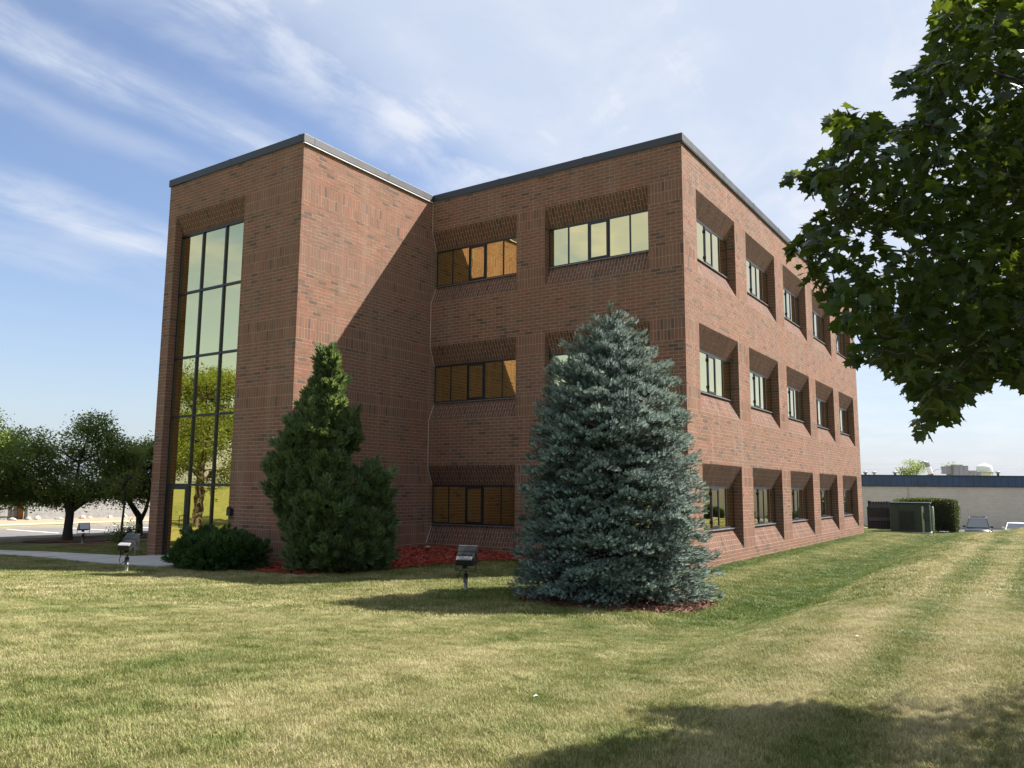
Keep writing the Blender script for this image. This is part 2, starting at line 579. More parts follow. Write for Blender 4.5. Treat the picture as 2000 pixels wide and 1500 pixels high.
def inpoly(pl, x, y):
    r = False
    for i in range(len(pl)):
        x1, y1 = pl[i]
        x2, y2 = pl[i - 1]
        if (y1 > y) != (y2 > y) and x < (x2 - x1) * (y - y1) / (y2 - y1) + x1: r = not r
    return r


BED_CORNER = [(-10.2, -5.5), (-10.2, -6.25), (-9.3, -6.65), (-8.3, -6.75), (-7.2, -6.55), (-6.35, -5.75), (-5.85, -4.3), (-5.4, -2.9), (-4.9, -1.6), (-4.35, -0.95), (-3.4, -0.6), (-1.0, -0.5), (-1.0, 0.05), (-8.7, 0.05), (-8.7, -5.5)]
SPR = (0.50, -5.40)
BED_SPRUCE = [(SPR[0] + (1.86 + 0.10 * math.sin(k * 1.7)) * math.cos(k * 0.2618), SPR[1] + (1.86 + 0.10 * math.sin(k * 1.7)) * math.sin(k * 0.2618)) for k in range(24)]
def blob(cx, cy, rx, ry, s=0):
    return [(cx + rx * (1 + 0.08 * math.sin(3 * a + s)) * math.cos(a), cy + ry * (1 + 0.08 * math.sin(2 * a + s)) * math.sin(a)) for a in [k * math.pi / 14 for k in range(28)]]
BED_TREES = [blob(-25.7, -2.2, 1.25, 1.9, 1), blob(-22.4, -3.0, 0.9, 1.5, 2), blob(-26.0, 1.2, 1.0, 1.4, 3)]
PATH = [(-26.6, -8.05), (-13.4, -7.78), (-12.2, -7.62), (-11.15, -7.35), (-10.85, -7.0), (-11.15, -6.5), (-11.2, -5.2), (-14.48, -5.2), (-14.7, -6.15), (-17.0, -6.55), (-21.0, -6.8), (-26.6, -6.95)]


def poly_sheet(name, pl, mat, dz, step=0.12, rough=0.0):
    xs = np.arange(min(p[0] for p in pl) - step, max(p[0] for p in pl) + step, step)
    ys = np.arange(min(p[1] for p in pl) - step, max(p[1] for p in pl) + step, step)
    rr = random.Random(3)
    return link(name, grid_mesh(name, xs, ys, lambda x, y: ground(x, y) + dz + (rr.uniform(-1, 1) * rough), mat, lambda x, y: inpoly(pl, x, y)))


def edge_poly(name, pl, mat, dz):
    """flat-topped slab following the ground with clean edges"""
    n = len(pl)
    top = [(x, y, ground(x, y) + dz) for x, y in pl]
    bot = [(x, y, z - 0.15) for x, y, z in top]
    f = [tuple(range(n))] + [(i, n + i, n + (i + 1) % n, (i + 1) % n) for i in range(n)]
    return link(name, mesh_from(name, top + bot, f, mat))


def chips(name, pl, n, parent, mat, dz):
    V, F = [], []
    rr = random.Random(5)
    x0, x1 = min(p[0] for p in pl), max(p[0] for p in pl)
    y0, y1 = min(p[1] for p in pl), max(p[1] for p in pl)
    while len(F) < n:
        x, y = rr.uniform(x0, x1), rr.uniform(y0, y1)
        if not inpoly(pl, x, y): continue
        a, L, wd = rr.uniform(0, 6.28), rr.uniform(0.02, 0.06), rr.uniform(0.008, 0.02)
        ca, sa = math.cos(a), math.sin(a)
        z = ground(x, y) + dz + rr.uniform(0.0, 0.035)
        t = rr.uniform(-0.4, 0.4) * L
        b = len(V)
        V += [(x - ca * L - sa * wd, y - sa * L + ca * wd, z - t), (x - ca * L + sa * wd, y - sa * L - ca * wd, z - t),
              (x + ca * L + sa * wd, y + sa * L - ca * wd, z + t + 0.006), (x + ca * L - sa * wd, y + sa * L + ca * wd, z + t)]
        F.append((b, b + 1, b + 2, b + 3))
    o = link(name, mesh_from(name, np.array(V), np.array(F), mat), parent)
    o["kind"] = "stuff"
    return o


mb_ = tag(poly_sheet("mulch_bed", BED_CORNER, M_MULCH, 0.035, 0.1, 0.012), "red mulch bed in the inner corner of the brick building", kind="structure")
chips("wood_chips", BED_CORNER, 9000, mb_, M_CHIP, 0.04)
M_MULCH2 = simple("old_mulch", (0.16, 0.07, 0.05), 0.95, 0, 0.45, 12.0, 0.02, 0.1)
ms_ = tag(poly_sheet("mulch_ring", BED_SPRUCE, M_MULCH2, 0.02, 0.1, 0.012), "faded mulch ring under the blue spruce", kind="structure")
M_CHIP2 = leaf_mat("old_chip", [(0.07, 0.035, 0.025), (0.13, 0.06, 0.04), (0.19, 0.10, 0.07)], 0.0, rough=0.9, nsc=2)
chips("wood_chips", BED_SPRUCE, 3500, ms_, M_CHIP2, 0.03)
for pl in BED_TREES:
    tag(poly_sheet("mulch_patch", pl, M_MULCH2, 0.03, 0.15, 0.012), "red mulch patch under the parking lot trees", kind="structure")
# concrete walk, cast in slabs with open joints
wk = MB()
near_e = [(-26.6, -8.05), (-13.4, -7.78), (-12.2, -7.62), (-11.35, -7.35), (-11.2, -7.2)]
far_e = [(-26.6, -6.95), (-21.0, -6.8), (-17.0, -6.55), (-14.7, -6.15), (-14.5, -5.2), (-11.2, -5.2)]
wx = list(np.arange(-26.6, -14.9, 0.6)) + [-14.7, -14.5, -13.9, -13.4, -12.8, -12.2, -11.8, -11.35, -11.2]
row = []
for x in wx:
    yn = float(np.interp(x, [p[0] for p in near_e], [p[1] for p in near_e])); yf = float(np.interp(x, [p[0] for p in far_e], [p[1] for p in far_e]))
    row.append([(x, yn + (yf - yn) * q, max(ground(x, yn), ground(x, yf)) + 0.045) for q in (0, .5, 1)])
for i in range(len(row) - 1):
    for k in range(2): wk.poly([row[i][k], row[i + 1][k], row[i + 1][k + 1], row[i][k + 1]])
    for k in (0, 2):
        a_, b_ = row[i][k], row[i + 1][k]
        wk.poly([a_, b_, (b_[0], b_[1], b_[2] - .2), (a_[0], a_[1], a_[2] - .2)])
wk.poly([row[-1][0], row[-1][2], (row[-1][2][0], row[-1][2][1], row[-1][2][2] - .2), (row[-1][0][0], row[-1][0][1], row[-1][0][2] - .2)])
walk = tag(wk.build("walkway", M_PATH), "pale concrete walk leading to the glass entrance", kind="structure")
for i in range(2, len(wx) - 6, 3):
    jb = MB()
    x, y0_, z0_ = row[i][0]
    jb.box(x - 0.007, y0_ + 0.01, z0_ - 0.03, x + 0.007, row[i][2][1] - 0.01, z0_ + 0.003)
    jb.build("joint", M_ASPH, walk)

# parking lot on the left
def flat(name, x0, y0, x1, y1, z, mat, label, thick=0.1):
    b = MB()
    b.box(x0, y0, z - thick, x1, y1, z)
    return tag(b.build(name, mat), label, kind="structure")

lot = flat("parking_lot", -36.3, -60, -26.75, 60, -0.50, M_LOT, "pale grey parking lot beyond the walk")
for k in range(-6, 17):
    b = MB()
    b.box(-36.2, k * 2.75 - 0.06, -0.504, -31.2, k * 2.75 + 0.06, -0.496)
    b.build("painted_line", M_LINE, lot)
flat("kerb", -36.55, -60, -36.3, 60, -0.38, M_KERB, "concrete kerb on the far side of the parking lot", 0.3)
flat("kerb", -26.75, -60, -26.55, -8.3, -0.40, M_KERB, "concrete kerb on the near side of the parking lot south of the walk", 0.3)
flat("kerb", -26.75, -6.7, -26.55, 60, -0.40, M_KERB, "concrete kerb on the near side of the parking lot north of the walk", 0.3)
flat("pavement", -42.4, -70, -40.4, 90, -0.49, M_KERB, "pale concrete pavement beyond the grass strip")
flat("gravel_bed", -47.8, -70, -42.4, 90, -0.48, simple("tan_gravel", (0.25, 0.185, 0.125), 0.95, 0, 0.3, 5, 0.02), "tan gravel strip at the foot of the retaining wall")
# street in front of the site (seen in the mirror glass)
flat("road", -400, -62, 300, -50, -0.47, M_ASPH, "asphalt street in front of the lawn")
flat("road_pavement", -400, -48.5, 300, -46.8, -0.44, M_PATH, "concrete pavement along the street")
# lot behind, on the lower ground
flat("rear_lot", -40, 46, 60, 130, -2.13, simple("grey_asphalt", (0.11, 0.11, 0.115), 1.0, 0, 0.15, 0.4, 0, 0.0), "parking lot below the rear slope")

# ------------------------------------------------------------------ office building
c = 0.1016                                  # one course (4 in)
W_M, D_P, W_F, L_R = 86 * c, 55 * c, 61 * c, 230 * c
HTOP = 110 * c
G = 0.27                                    # depth of the window recess
JT = 0.0135
REC = 0.003
B_O, B_U, B_V, B_N = [], [], [], []         # brick corner, edge vectors, normal
B_TAG = []
Zv = Vector((0, 0, 1))


def add_brick(O, u, v, n, wall=None, size=None):
    B_O.append(O); B_U.append(u); B_V.append(v); B_N.append(n); B_TAG.append((wall, size))


def subtract(a, b, cuts):
    seg = [(a, b)]
    for (ca, cb_) in cuts:
        ns = []
        for (p, q) in seg:
            if cb_ <= p or ca >= q: ns.append((p, q)); continue
            if ca > p: ns.append((p, ca))
            if cb_ < q: ns.append((cb_, q))
        seg = ns
    return seg


def gen_wall(wall, O, U, N, u0, u1, v0, v1, opens, off=0.0, ends=(True, True)):
    v = v0
    while v < v1:
        vm_ = v % 38
        soldier = v >= 0 and (vm_ in (0, 3, 18, 21))
        hgt = 3 if soldier else 1
        cuts = [(a, b) for (a, b, va, vb) in opens if va < v + hgt - 0.01 and vb > v + 0.01]
        for (p, q) in subtract(u0, u1, cuts):
            L = 1 if soldier else 3
            o = (0 if soldier else (1.5 if (v % 2) else 0.0)) + off
            k = math.floor((p - o) / L) - 1
            while o + k * L < q:
                a, b = max(p, o + k * L), min(q, o + (k + 1) * L)
                k += 1
                if b - a < 0.25: continue
                ja = 0.0 if (a == u0 and ends[0]) else (JT / 2 + (REC if a == u0 else 0))
                jb = 0.0 if (b == u1 and ends[1]) else (JT / 2 + (REC if b == u1 else 0))
                A = O + U * (a * c + ja) + Zv * (v * c + JT / 2)
                full = (b - a == L)
                add_brick(A, U * ((b - a) * c - ja - jb), Zv * (hgt * c - JT), N, wall if full and not (ja == 0 or jb == 0) else None, 'soldier' if soldier else 'stretcher')
        v += hgt


def mortar_wall(name, O, U, N, u0, u1, v0, v1, opens, parent):
    us = sorted({u0, u1} | {a for o in opens for a in o[:2]})
    vs = sorted({v0, v1} | {a for o in opens for a in o[2:]})
    us = [u for u in us if u0 <= u <= u1]
    vs = [v for v in vs if v0 <= v <= v1]
    b = MB()
    for i in range(len(us) - 1):
        for j in range(len(vs) - 1):
            um, vm_ = (us[i] + us[i + 1]) / 2, (vs[j] + vs[j + 1]) / 2
            if any(o[0] < um < o[1] and o[2] < vm_ < o[3] for o in opens): continue
            q = [O + U * (uu * c) + Zv * (vv * c) - N * REC for uu, vv in ((us[i], vs[j]), (us[i + 1], vs[j]), (us[i + 1], vs[j + 1]), (us[i], vs[j + 1]))]
            b.poly(q if U.cross(Zv).dot(N) > 0 else q[::-1])
    return b.build(name, M_MORTAR, parent)


bld = thing("office_building", "three storey red brown brick office building with gold mirror windows", "office building", (0, 0, 0))
XV, YV = Vector((1, 0, 0)), Vector((0, 1, 0))
OM, OR_, OP, OF = Vector((-W_M, 0, 0)), Vector((0, 0, 0)), Vector((-W_M, -D_P, 0)), Vector((-W_M - W_F, -D_P, 0))
V0, V1 = -6, 110
lev = (0, 38, 76)
op_m = [(a, b, L, L + 24) for (a, b) in ((0, 33), (43, 76)) for L in lev]
op_r = [(10 + 44 * k, 43 + 44 * k, L, L + 24) for k in range(5) for L in lev]
op_f = [(4, 37, V0, 100)]
op_l = [(a, b, L, L + 24) for (a, b) in ((10, 43), (53, 86)) for L in lev]
gen_wall('front_wall', OM, XV, -YV, 0, 86, V0, V1, op_m, 0.0, (False, True))
gen_wall('side_wall', OR_, YV, XV, 0, 230, V0, V1, op_r, 1.0, (False, True))
gen_wall('wing_side_wall', OP, YV, XV, 0, 55, V0, V1, [], 1.0, (False, False))
gen_wall('left_front_wall', Vector((-23.68, 0, 0)), XV, -YV, 0, 86, V0, V1, op_l, 0.0, (True, False))
gen_wall('wing_left_wall', Vector((-W_M - W_F, -D_P, 0)), YV, -XV, 0, 55, V0, V1, [], 1.0, (False, False))
gen_wall('wing_front_wall', OF, XV, -YV, 0, 61, V0, V1, op_f, 1.0, (True, True))
WALLS = {}
WALLS['front_wall'] = mortar_wall("front_wall", OM, XV, -YV, 0, 86, V0, V1, op_m, bld)
WALLS['side_wall'] = mortar_wall("side_wall", OR_, YV, XV, 0, 230, V0, V1, op_r, bld)
WALLS['wing_side_wall'] = mortar_wall("wing_side_wall", OP, YV, XV, 0, 55, V0, V1, [], bld)
WALLS['left_front_wall'] = mortar_wall("left_front_wall", Vector((-23.68, 0, 0)), XV, -YV, 0, 86, V0, V1, op_l, bld)
WALLS['wing_left_wall'] = mortar_wall("wing_left_wall", Vector((-W_M - W_F, -D_P, 0)), YV, -XV, 0, 55, V0, V1, [], bld)
WALLS['wing_front_wall'] = mortar_wall("wing_front_wall", OF, XV, -YV, 0, 61, V0, V1, op_f, bld)


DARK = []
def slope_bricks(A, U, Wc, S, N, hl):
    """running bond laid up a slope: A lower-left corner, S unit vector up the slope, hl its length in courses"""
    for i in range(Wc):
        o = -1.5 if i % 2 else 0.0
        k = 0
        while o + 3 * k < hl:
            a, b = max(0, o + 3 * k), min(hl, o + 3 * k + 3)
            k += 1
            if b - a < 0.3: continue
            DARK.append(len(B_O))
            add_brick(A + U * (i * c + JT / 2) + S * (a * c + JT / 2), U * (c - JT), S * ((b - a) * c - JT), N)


def recess(mb, O, U, N, a, b, vlo, head=True, sill=True, jl=True, jr=True, vbase=None):
    """splayed brick head and sill and plain jambs of one opening"""
    In = -N
    top, bot = vlo + 24, vlo
    hs = math.hypot(6 * c, G)
    if head:
        A = O + U * (a * c) + Zv * (18 * c + vlo * c) + In * G
        S = (Zv * (6 * c) - In * G).normalized()
        n_ = U.cross(S)
        if n_.dot(Zv) > 0: n_ = -n_
        slope_bricks(A, U, b - a, S, n_, hs / c)
        q = [A - n_ * REC, A + U * ((b - a) * c) - n_ * REC, A + U * ((b - a) * c) + S * hs - n_ * REC, A + S * hs - n_ * REC]
        mb.poly(q)
    if sill:
        A = O + U * (a * c) + Zv * (vlo * c)
        S = (Zv * (6 * c) + In * G).normalized()
        n_ = U.cross(S)
        if n_.dot(Zv) < 0: n_ = -n_
        slope_bricks(A, U, b - a, S, n_, hs / c)
        q = [A - n_ * REC, A + U * ((b - a) * c) - n_ * REC, A + U * ((b - a) * c) + S * hs - n_ * REC, A + S * hs - n_ * REC]
        mb.poly(q)
    v_b = vlo if vbase is None else vbase
    for side, uu, on in ((1, a, jl), (-1, b, jr)):
        if not on: continue
        n_ = U * side
        v = v_b
        while v < top:
            h = v - vlo
            d = G
            if h < 6 and sill: d = G * (h + 0.5) / 6
            if h >= 18: d = G * (24 - h - 0.5) / 6
            if d > 0.03:
                P0 = O + U * (uu * c) + Zv * (v * c + JT / 2)
                cut = d if v % 2 else d * 0.46
                add_brick(P0 + In * 0.004, In * (min(cut, d) - 0.006), Zv * (c - JT), n_)
                if cut < d - 0.02: add_brick(P0 + In * (cut + JT / 2), In * (d - cut - JT / 2), Zv * (c - JT), n_)
            v += 1
        base = O + U * (uu * c) - n_ * REC
        pts = [(0, v_b), (0, top), (G, top - 6)] + ([(G, vlo + 6)] if sill else [(G, v_b)])
        mb.poly([base + In * d_ + Zv * (vv * c) for d_, vv in pts])


mbw = {}
for nm, O, U, N, ops in (('front_wall', OM, XV, -YV, op_m), ('side_wall', OR_, YV, XV, op_r), ('left_front_wall', Vector((-23.68, 0, 0)), XV, -YV, op_l)):
    b = MB()
    for (a, e, va, vb) in ops:
        recess(b, O, U, N, a, e, va)
    b.build("recess_mortar", M_MORTAR, WALLS[nm])
b = MB()
recess(b, OF, XV, -YV, 4, 37, 76, True, False, True, True, V0)
b.build("recess_mortar", M_MORTAR, WALLS['wing_front_wall'])

# pick the 300 bricks that show largest: they are objects of their own
O_ = np.array([tuple(x) for x in B_O]); U_ = np.array([tuple(x) for x in B_U]); V_ = np.array([tuple(x) for x in B_V]); N_ = np.array([tuple(x) for x in B_N])
cen = O_ + U_ / 2 + V_ / 2
dv = np.array(tuple(CAM)) - cen
dist = np.linalg.norm(dv, axis=1)
area = np.linalg.norm(U_, axis=1) * np.linalg.norm(V_, axis=1) * np.einsum('ij,ij->i', dv / dist[:, None], N_) / dist ** 2
elig = np.array([t_[0] is not None for t_ in B_TAG]) & (cen[:, 2] > 6.0)
order = np.argsort(-np.where(elig, area, -1))[:300]
single = np.zeros(len(O_), bool)
single[order] = True
BD = 0.016


def brick_mesh(O, U, V, N):
    n = len(O)
    jit = RNG.uniform(-0.0015, 0.0015, (n, 1))
    F0 = O + N * jit
    Bk = O - N * BD
    vs = np.stack([F0, F0 + U, F0 + U + V, F0 + V, Bk, Bk + U, Bk + U + V, Bk + V], 1).reshape(-1, 3)
    q = np.array([(0, 1, 2, 3), (0, 4, 5, 1), (1, 5, 6, 2), (2, 6, 7, 3), (3, 7, 4, 0)])
    flip = np.einsum('ij,ij->i', np.cross(U, V), N) < 0
    f = (np.arange(n)[:, None, None] * 8 + q[None])
    f[flip] = f[flip][:, :, ::-1]
    return vs, f.reshape(-1, 4)


ns = ~single
bv, bf = brick_mesh(O_[ns], U_[ns], V_[ns], N_[ns])
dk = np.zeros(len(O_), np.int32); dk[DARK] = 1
bw = link("brickwork", mesh_from("brickwork", bv, bf, mats=[M_BRICK, M_BRICK_SHADE], fmat=np.repeat(dk[ns], 5)), bld)
bw["kind"] = "stuff"
proto = {}
for i in order:
    wl, kind = B_TAG[i]
    key = (wl, kind)
    if key not in proto:
        vs, f = brick_mesh(np.zeros((1, 3)), U_[i:i + 1], V_[i:i + 1], N_[i:i + 1])
        proto[key] = mesh_from("brick", vs, f, M_BRICK)
    link("brick", proto[key], WALLS[wl], tuple(O_[i]))
print("bricks", len(O_))

# windows
Ww, Wh = 33 * c, 12 * c


def window_meshes():
    fr = MB()
    y0, y1 = G - 0.004, G + 0.06
    t = 0.045
    fr.box(0, y0, 0, t, y1, Wh); fr.box(Ww - t, y0, 0, Ww, y1, Wh)
    fr.box(t, y0, 0, Ww - t, y1, t); fr.box(t, y0, Wh - t - 0.015, Ww - t, y1, Wh)
    for k in (1, 2, 3, 4):
        x = Ww * k / 5
        fr.box(x - 0.024, y0 + 0.004, t, x + 0.024, y1, Wh - t - 0.015)
    me_f = mesh_from("window", fr.v, fr.f, M_FRAME)
    sa = MB()
    x0, x1 = Ww * 2 / 5 + 0.024, Ww * 3 / 5 - 0.024
    z0, z1 = t, Wh - t - 0.015
    s = 0.055
    sa.box(x0, y0 - 0.012, z0, x0 + s, y0 + 0.05, z1); sa.box(x1 - s, y0 - 0.012, z0, x1, y0 + 0.05, z1)
    sa.box(x0 + s, y0 - 0.012, z0, x1 - s, y0 + 0.05, z0 + s); sa.box(x0 + s, y0 - 0.012, z1 - s, x1 - s, y0 + 0.05, z1)
    for hz_ in (z0 + 0.12, z1 - 0.2):                      # hinges
        sa.box(x0 - 0.012, y0 - 0.03, hz_, x0 + 0.012, y0 - 0.012, hz_ + 0.09)
    me_s = mesh_from("casement_sash", sa.v, sa.f, M_FRAME)
    fl = MB()
    fl.box(0.004, G - 0.075, -0.030, Ww - 0.004, G - 0.004, -0.004)
    me_fl = mesh_from("sill_flashing", fl.v, fl.f, M_FLASH)
    panes = []
    for k in range(5):
        a, e = Ww * k / 5 + (t if k == 0 else 0.02), Ww * (k + 1) / 5 - (t if k == 4 else 0.02)
        b = MB()
        yy = G + 0.012 if k != 2 else G + 0.004
        b.box(a, yy, 0.04, e, yy + 0.012, Wh - 0.05)
        panes.append(mesh_from("pane", b.v, b.f, M_GLASS))
    return me_f, me_s, me_fl, panes


mf, msash, mfl, mpanes = window_meshes()


def place_window(O, U, N, a, v):
    P0 = O + U * (a * c) + Zv * ((v + 6) * c)
    rz = math.atan2(U.y, U.x)
    wn = link("window", mf, bld, tuple(P0), rz)
    link("casement_sash", msash, wn)
    link("sill_flashing", mfl, wn)
    for k, pm in enumerate(mpanes):
        o = link("pane", pm, wn)
        o.rotation_euler = (random.uniform(-0.0022, 0.0022), 0, random.uniform(-0.0016, 0.0016))
        o.location = (0, 0, 0)
    return wn


for (a, e, va, vb) in op_m: place_window(OM, XV, -YV, a, va)
for (a, e, va, vb) in op_l: place_window(Vector((-23.68, 0, 0)), XV, -YV, a, va)
for (a, e, va, vb) in op_r: place_window(OR_, YV, XV, a, va)

# glass curtain wall over the entrance
cx0, cx1 = OF.x + 4 * c, OF.x + 37 * c
gy = -D_P + G
zb = -0.335
zl = [zb, 1.77, 3.82, 5.63, 7.67, 94 * c]
xl = [cx0 + (cx1 - cx0) * k / 3 for k in range(4)]
cw = MB()
fy0, fy1 = gy - 0.045, gy + 0.06
cw.box(cx0 + 0.002, fy0, zb, cx0 + 0.055, fy1, zl[5]); cw.box(cx1 - 0.055, fy0, zb, cx1 - 0.002, fy1, zl[5])
for x in xl[1:3]: cw.box(x - 0.032, fy0, zb, x + 0.032, fy1, zl[5] - 0.06)
for i, z in enumerate(zl[1:5]):
    for k in range(3):
        cw.box(xl[k] + (0.055 if k == 0 else 0.032), fy0 + 0.004, z - 0.034, xl[k + 1] - (0.055 if k == 2 else 0.032), fy1, z + 0.034)
cw.box(cx0 + 0.055, fy0, zl[5] - 0.06, cx1 - 0.055, fy1, zl[5])
for k in (1, 2): cw.box(xl[k] + 0.032, fy0, zb, xl[k + 1] - (0.055 if k == 2 else 0.032), fy1, zb + 0.14)
cwo = cw.build("curtain_wall", M_FRAME, bld)
for k in range(3):
    for r in range(5):
        if k == 0 and r == 0: continue
        b = MB()
        b.box(xl[k] + 0.03, gy, zl[r] + 0.02, xl[k + 1] - 0.03, gy + 0.012, zl[r + 1] - 0.02)
        o = b.build("pane", M_GLASS_W if r == 0 else M_GLASS, cwo)
dr = MB()
dx0, dx1, dz0, dz1 = cx0 + 0.06, xl[1] - 0.036, zb + 0.012, zl[1] - 0.038
s = 0.10
dr.box(dx0, fy0 - 0.01, dz0, dx0 + s, fy1 - 0.04, dz1); dr.box(dx1 - s, fy0 - 0.01, dz0, dx1, fy1 - 0.04, dz1)
dr.box(dx0 + s, fy0 - 0.01, dz0, dx1 - s, fy1 - 0.04, dz0 + 0.16); dr.box(dx0 + s, fy0 - 0.01, dz1 - 0.1, dx1 - s, fy1 - 0.04, dz1)
dro = dr.build("door", M_FRAME, bld)
b = MB(); b.box(dx0 + s - 0.01, gy - 0.02, dz0 + 0.15, dx1 - s + 0.01, gy - 0.008, dz1 - 0.09)
b.build("pane", M_GLASS_W, dro)
hx = dx1 - 0.06
b = MB()
b.tube([(hx, fy0 - 0.01, 0.50), (hx - 0.03, fy0 - 0.075, 0.52), (hx - 0.11, fy0 - 0.085, 0.52), (hx - 0.11, fy0 - 0.085, 0.86), (hx - 0.03, fy0 - 0.075, 0.86), (hx, fy0 - 0.01, 0.88)], 0.012, 8)
b.build("door_handle", M_BLACK, dro, True)
b = MB()
b.box(cx1 + 0.05, -D_P - 0.11, 0.93, cx1 + 0.21, -D_P + 0.004, 1.13)
b.lathe([(0.0, 0.0), (0.05, 0.0), (0.05, 0.05), (0.0, 0.05)], (cx1 + 0.13, -D_P - 0.09, 1.13), 10)
b.build("wall_lamp", M_BLACK, bld, bevel=0.01)

# coping, drip edge, roof, rear walls, corner joints
def coping(x0, y0, x1, y1):
    b = MB()
    b.box(x0, y0, HTOP + 0.012, x1, y1, HTOP + 0.235)
    o = b.build("coping", M_COPING, bld, bevel=0.008)
    lx, ly = x1 - x0, y1 - y0                       # cover plates over the joints between lengths
    n_ = int(max(lx, ly) // 3.05)
    for k in range(1, n_ + 1):
        p = MB()
        if lx > ly: p.box(x0 + k * 3.05 - 0.06, y0 - 0.003, HTOP + 0.015, x0 + k * 3.05 + 0.06, y1 + 0.003, HTOP + 0.238)
        else: p.box(x0 - 0.003, y0 + k * 3.05 - 0.06, HTOP + 0.015, x1 + 0.003, y0 + k * 3.05 + 0.06, HTOP + 0.238)
        p.build("joint_cover", M_COPING, o)
    return o
ov, th = 0.045, 0.34
xL = -W_M - W_F
coping(xL - ov, -D_P - ov, -W_M + ov, -D_P + th)
coping(-W_M - th, -D_P + th + 0.003, -W_M + ov, -ov - 0.003)
coping(-W_M - th, -ov, ov, th)
coping(-th, th + 0.003, ov, L_R + ov)
xLL = -23.68
coping(xL - ov, -D_P + th + 0.003, xL + th, -ov - 0.003)
coping(xLL - ov, -ov, -W_M - th - 0.003, th)
coping(xLL - ov, th + 0.003, xLL + th, L_R + ov)
coping(xLL + th + 0.003, L_R - th, -th - 0.003, L_R + ov)
b = MB(); b.box(-W_M + 0.002, -D_P - 0.03, HTOP - 0.034, -W_M + 0.056, -ov - 0.01, HTOP - 0.012); b.build("drip_edge", M_DRIP, bld)
b = MB(); b.box(0.002, -0.03, HTOP - 0.030, 0.050, L_R, HTOP - 0.014); b.build("drip_edge", M_COPING, bld)
b = MB(); b.box(xL + 0.02, -D_P + 0.02, HTOP - 0.2, -W_M - 0.02, 0.3, HTOP - 0.1); b.box(xLL + 0.02, 0.31, HTOP - 0.2, -0.02, L_R - 0.02, HTOP - 0.1)
b.build("roof", M_ROOF, bld)
b = MB()
b.poly([(xLL, 0, -0.6), (xLL, 0, HTOP), (xLL, L_R, HTOP), (xLL, L_R, -0.6)])
b.poly([(xLL, L_R - 0.001, -0.6), (0, L_R - 0.001, -0.6), (0, L_R - 0.001, HTOP), (xLL, L_R - 0.001, HTOP)])
b.build("rear_wall", M_MORTAR, bld)
b = MB()
for L in (-6, 24, 62):
    b.box(-W_M + 0.0, -0.012, L * c + (0.6 if L < 0 else 0), -W_M + 0.014, -0.001, (L + 14) * c if L > 0 else 0.0)
b.box(-W_M, -0.012, 100 * c, -W_M + 0.014, -0.001, HTOP - 0.05)
for L in lev:                                 # sealant follows the splayed sill and jamb in the inner corner
    p0, p1, p2, p3 = (-W_M + 0.008, -0.006, L * c), (-W_M + 0.008, G - 0.005, (L + 6) * c + 0.01), (-W_M + 0.008, G - 0.06, (L + 18) * c), (-W_M + 0.008, -0.006, (L + 24) * c)
    b.tube([p0, p1], 0.010, 6); b.tube([p2, p3], 0.008, 6)
b.build("sealant_joint", M_SEAL, bld)
# unseen black box added inside the shell to block light
b = MB(); b.box(-8.3, 0.45, -0.5, -0.45, L_R - 0.3, HTOP - 0.25); b.build("light_blocker", M_BLACK, bld)

# ------------------------------------------------------------------ foliage tools
def frames(d, spin):
    """orthonormal frames whose third axis is d"""
    d = d / np.linalg.norm(d, axis=1, keepdims=True)
    h = np.where(np.abs(d[:, 2:3]) < 0.9, np.array([[0, 0, 1.0]]), np.array([[1.0, 0, 0]]))
    a = np.cross(h, d)
    a /= np.linalg.norm(a, axis=1, keepdims=True)
    b = np.cross(d, a)
    cs, sn = np.cos(spin)[:, None], np.sin(spin)[:, None]
    return a * cs + b * sn, -a * sn + b * cs, d


def scatter(tv, tf, C, X, Y, Z, S):
    tv = np.asarray(tv, float)
    tf = np.asarray(tf, int)
    S = np.asarray(S)[:, None]
    V = (C[:, None, :] + (X * S)[:, None, :] * tv[None, :, 0:1] + (Y * S)[:, None, :] * tv[None, :, 1:2] + (Z * S)[:, None, :] * tv[None, :, 2:3])
    F = tf[None] + (np.arange(len(C)) * len(tv))[:, None, None]
    return V.reshape(-1, 3), F.reshape(-1, tf.shape[1])


def unit(n, rng=RNG):
    v = rng.normal(size=(n, 3))
    return v / np.linalg.norm(v, axis=1, keepdims=True)


# folded oval leaf: x across, y along, z the face normal
T_LEAF = ([(0, 0, 0), (0.30, 0.45, 0.10), (0, 1, 0), (-0.30, 0.45, 0.10)], [(0, 1, 2), (0, 2, 3)])
_half = [(0.10, -0.04), (0.40, -0.08), (0.31, 0.13), (0.66, 0.36), (0.46, 0.42), (0.30, 0.50), (0.30, 0.74), (0.12, 0.78)]
_out = _half + [(0, 1.05)] + [(-x, y) for x, y in reversed(_half)]
T_MAPLE = ([(0, 0.30, 0.0)] + [(x, y, -0.22 * abs(x) - 0.10 * max(0, y - 0.4)) for x, y in _out],
           [(0, i + 1, i + 2) for i in range(len(_out) - 1)] + [(0, len(_out), 1)])


def shoot_template(rings, per, nl, nw, fwd):
    """bottle-brush shoot along z: thin needles pointing out and forward"""
    V, F = [], []
    for i in range(rings):
        z = i / rings
        for k in range(per):
            th = 2 * math.pi * (k + 0.5 * (i % 2)) / per + 0.3 * i
            o = np.array([math.cos(th), math.sin(th), 0])
            s = np.array([-math.sin(th), math.cos(th), 0])
            tip = o * nl * (1 - 0.35 * z) + np.array([0, 0, z + fwd])
            b = len(V)
            base = np.array([0, 0, z])
            V += [tuple(base - s * nw), tuple(base + s * nw), tuple(tip)]
            F.append((b, b + 1, b + 2))
    return V, F


T_SHOOT = shoot_template(4, 6, 0.34, 0.066, 0.20)
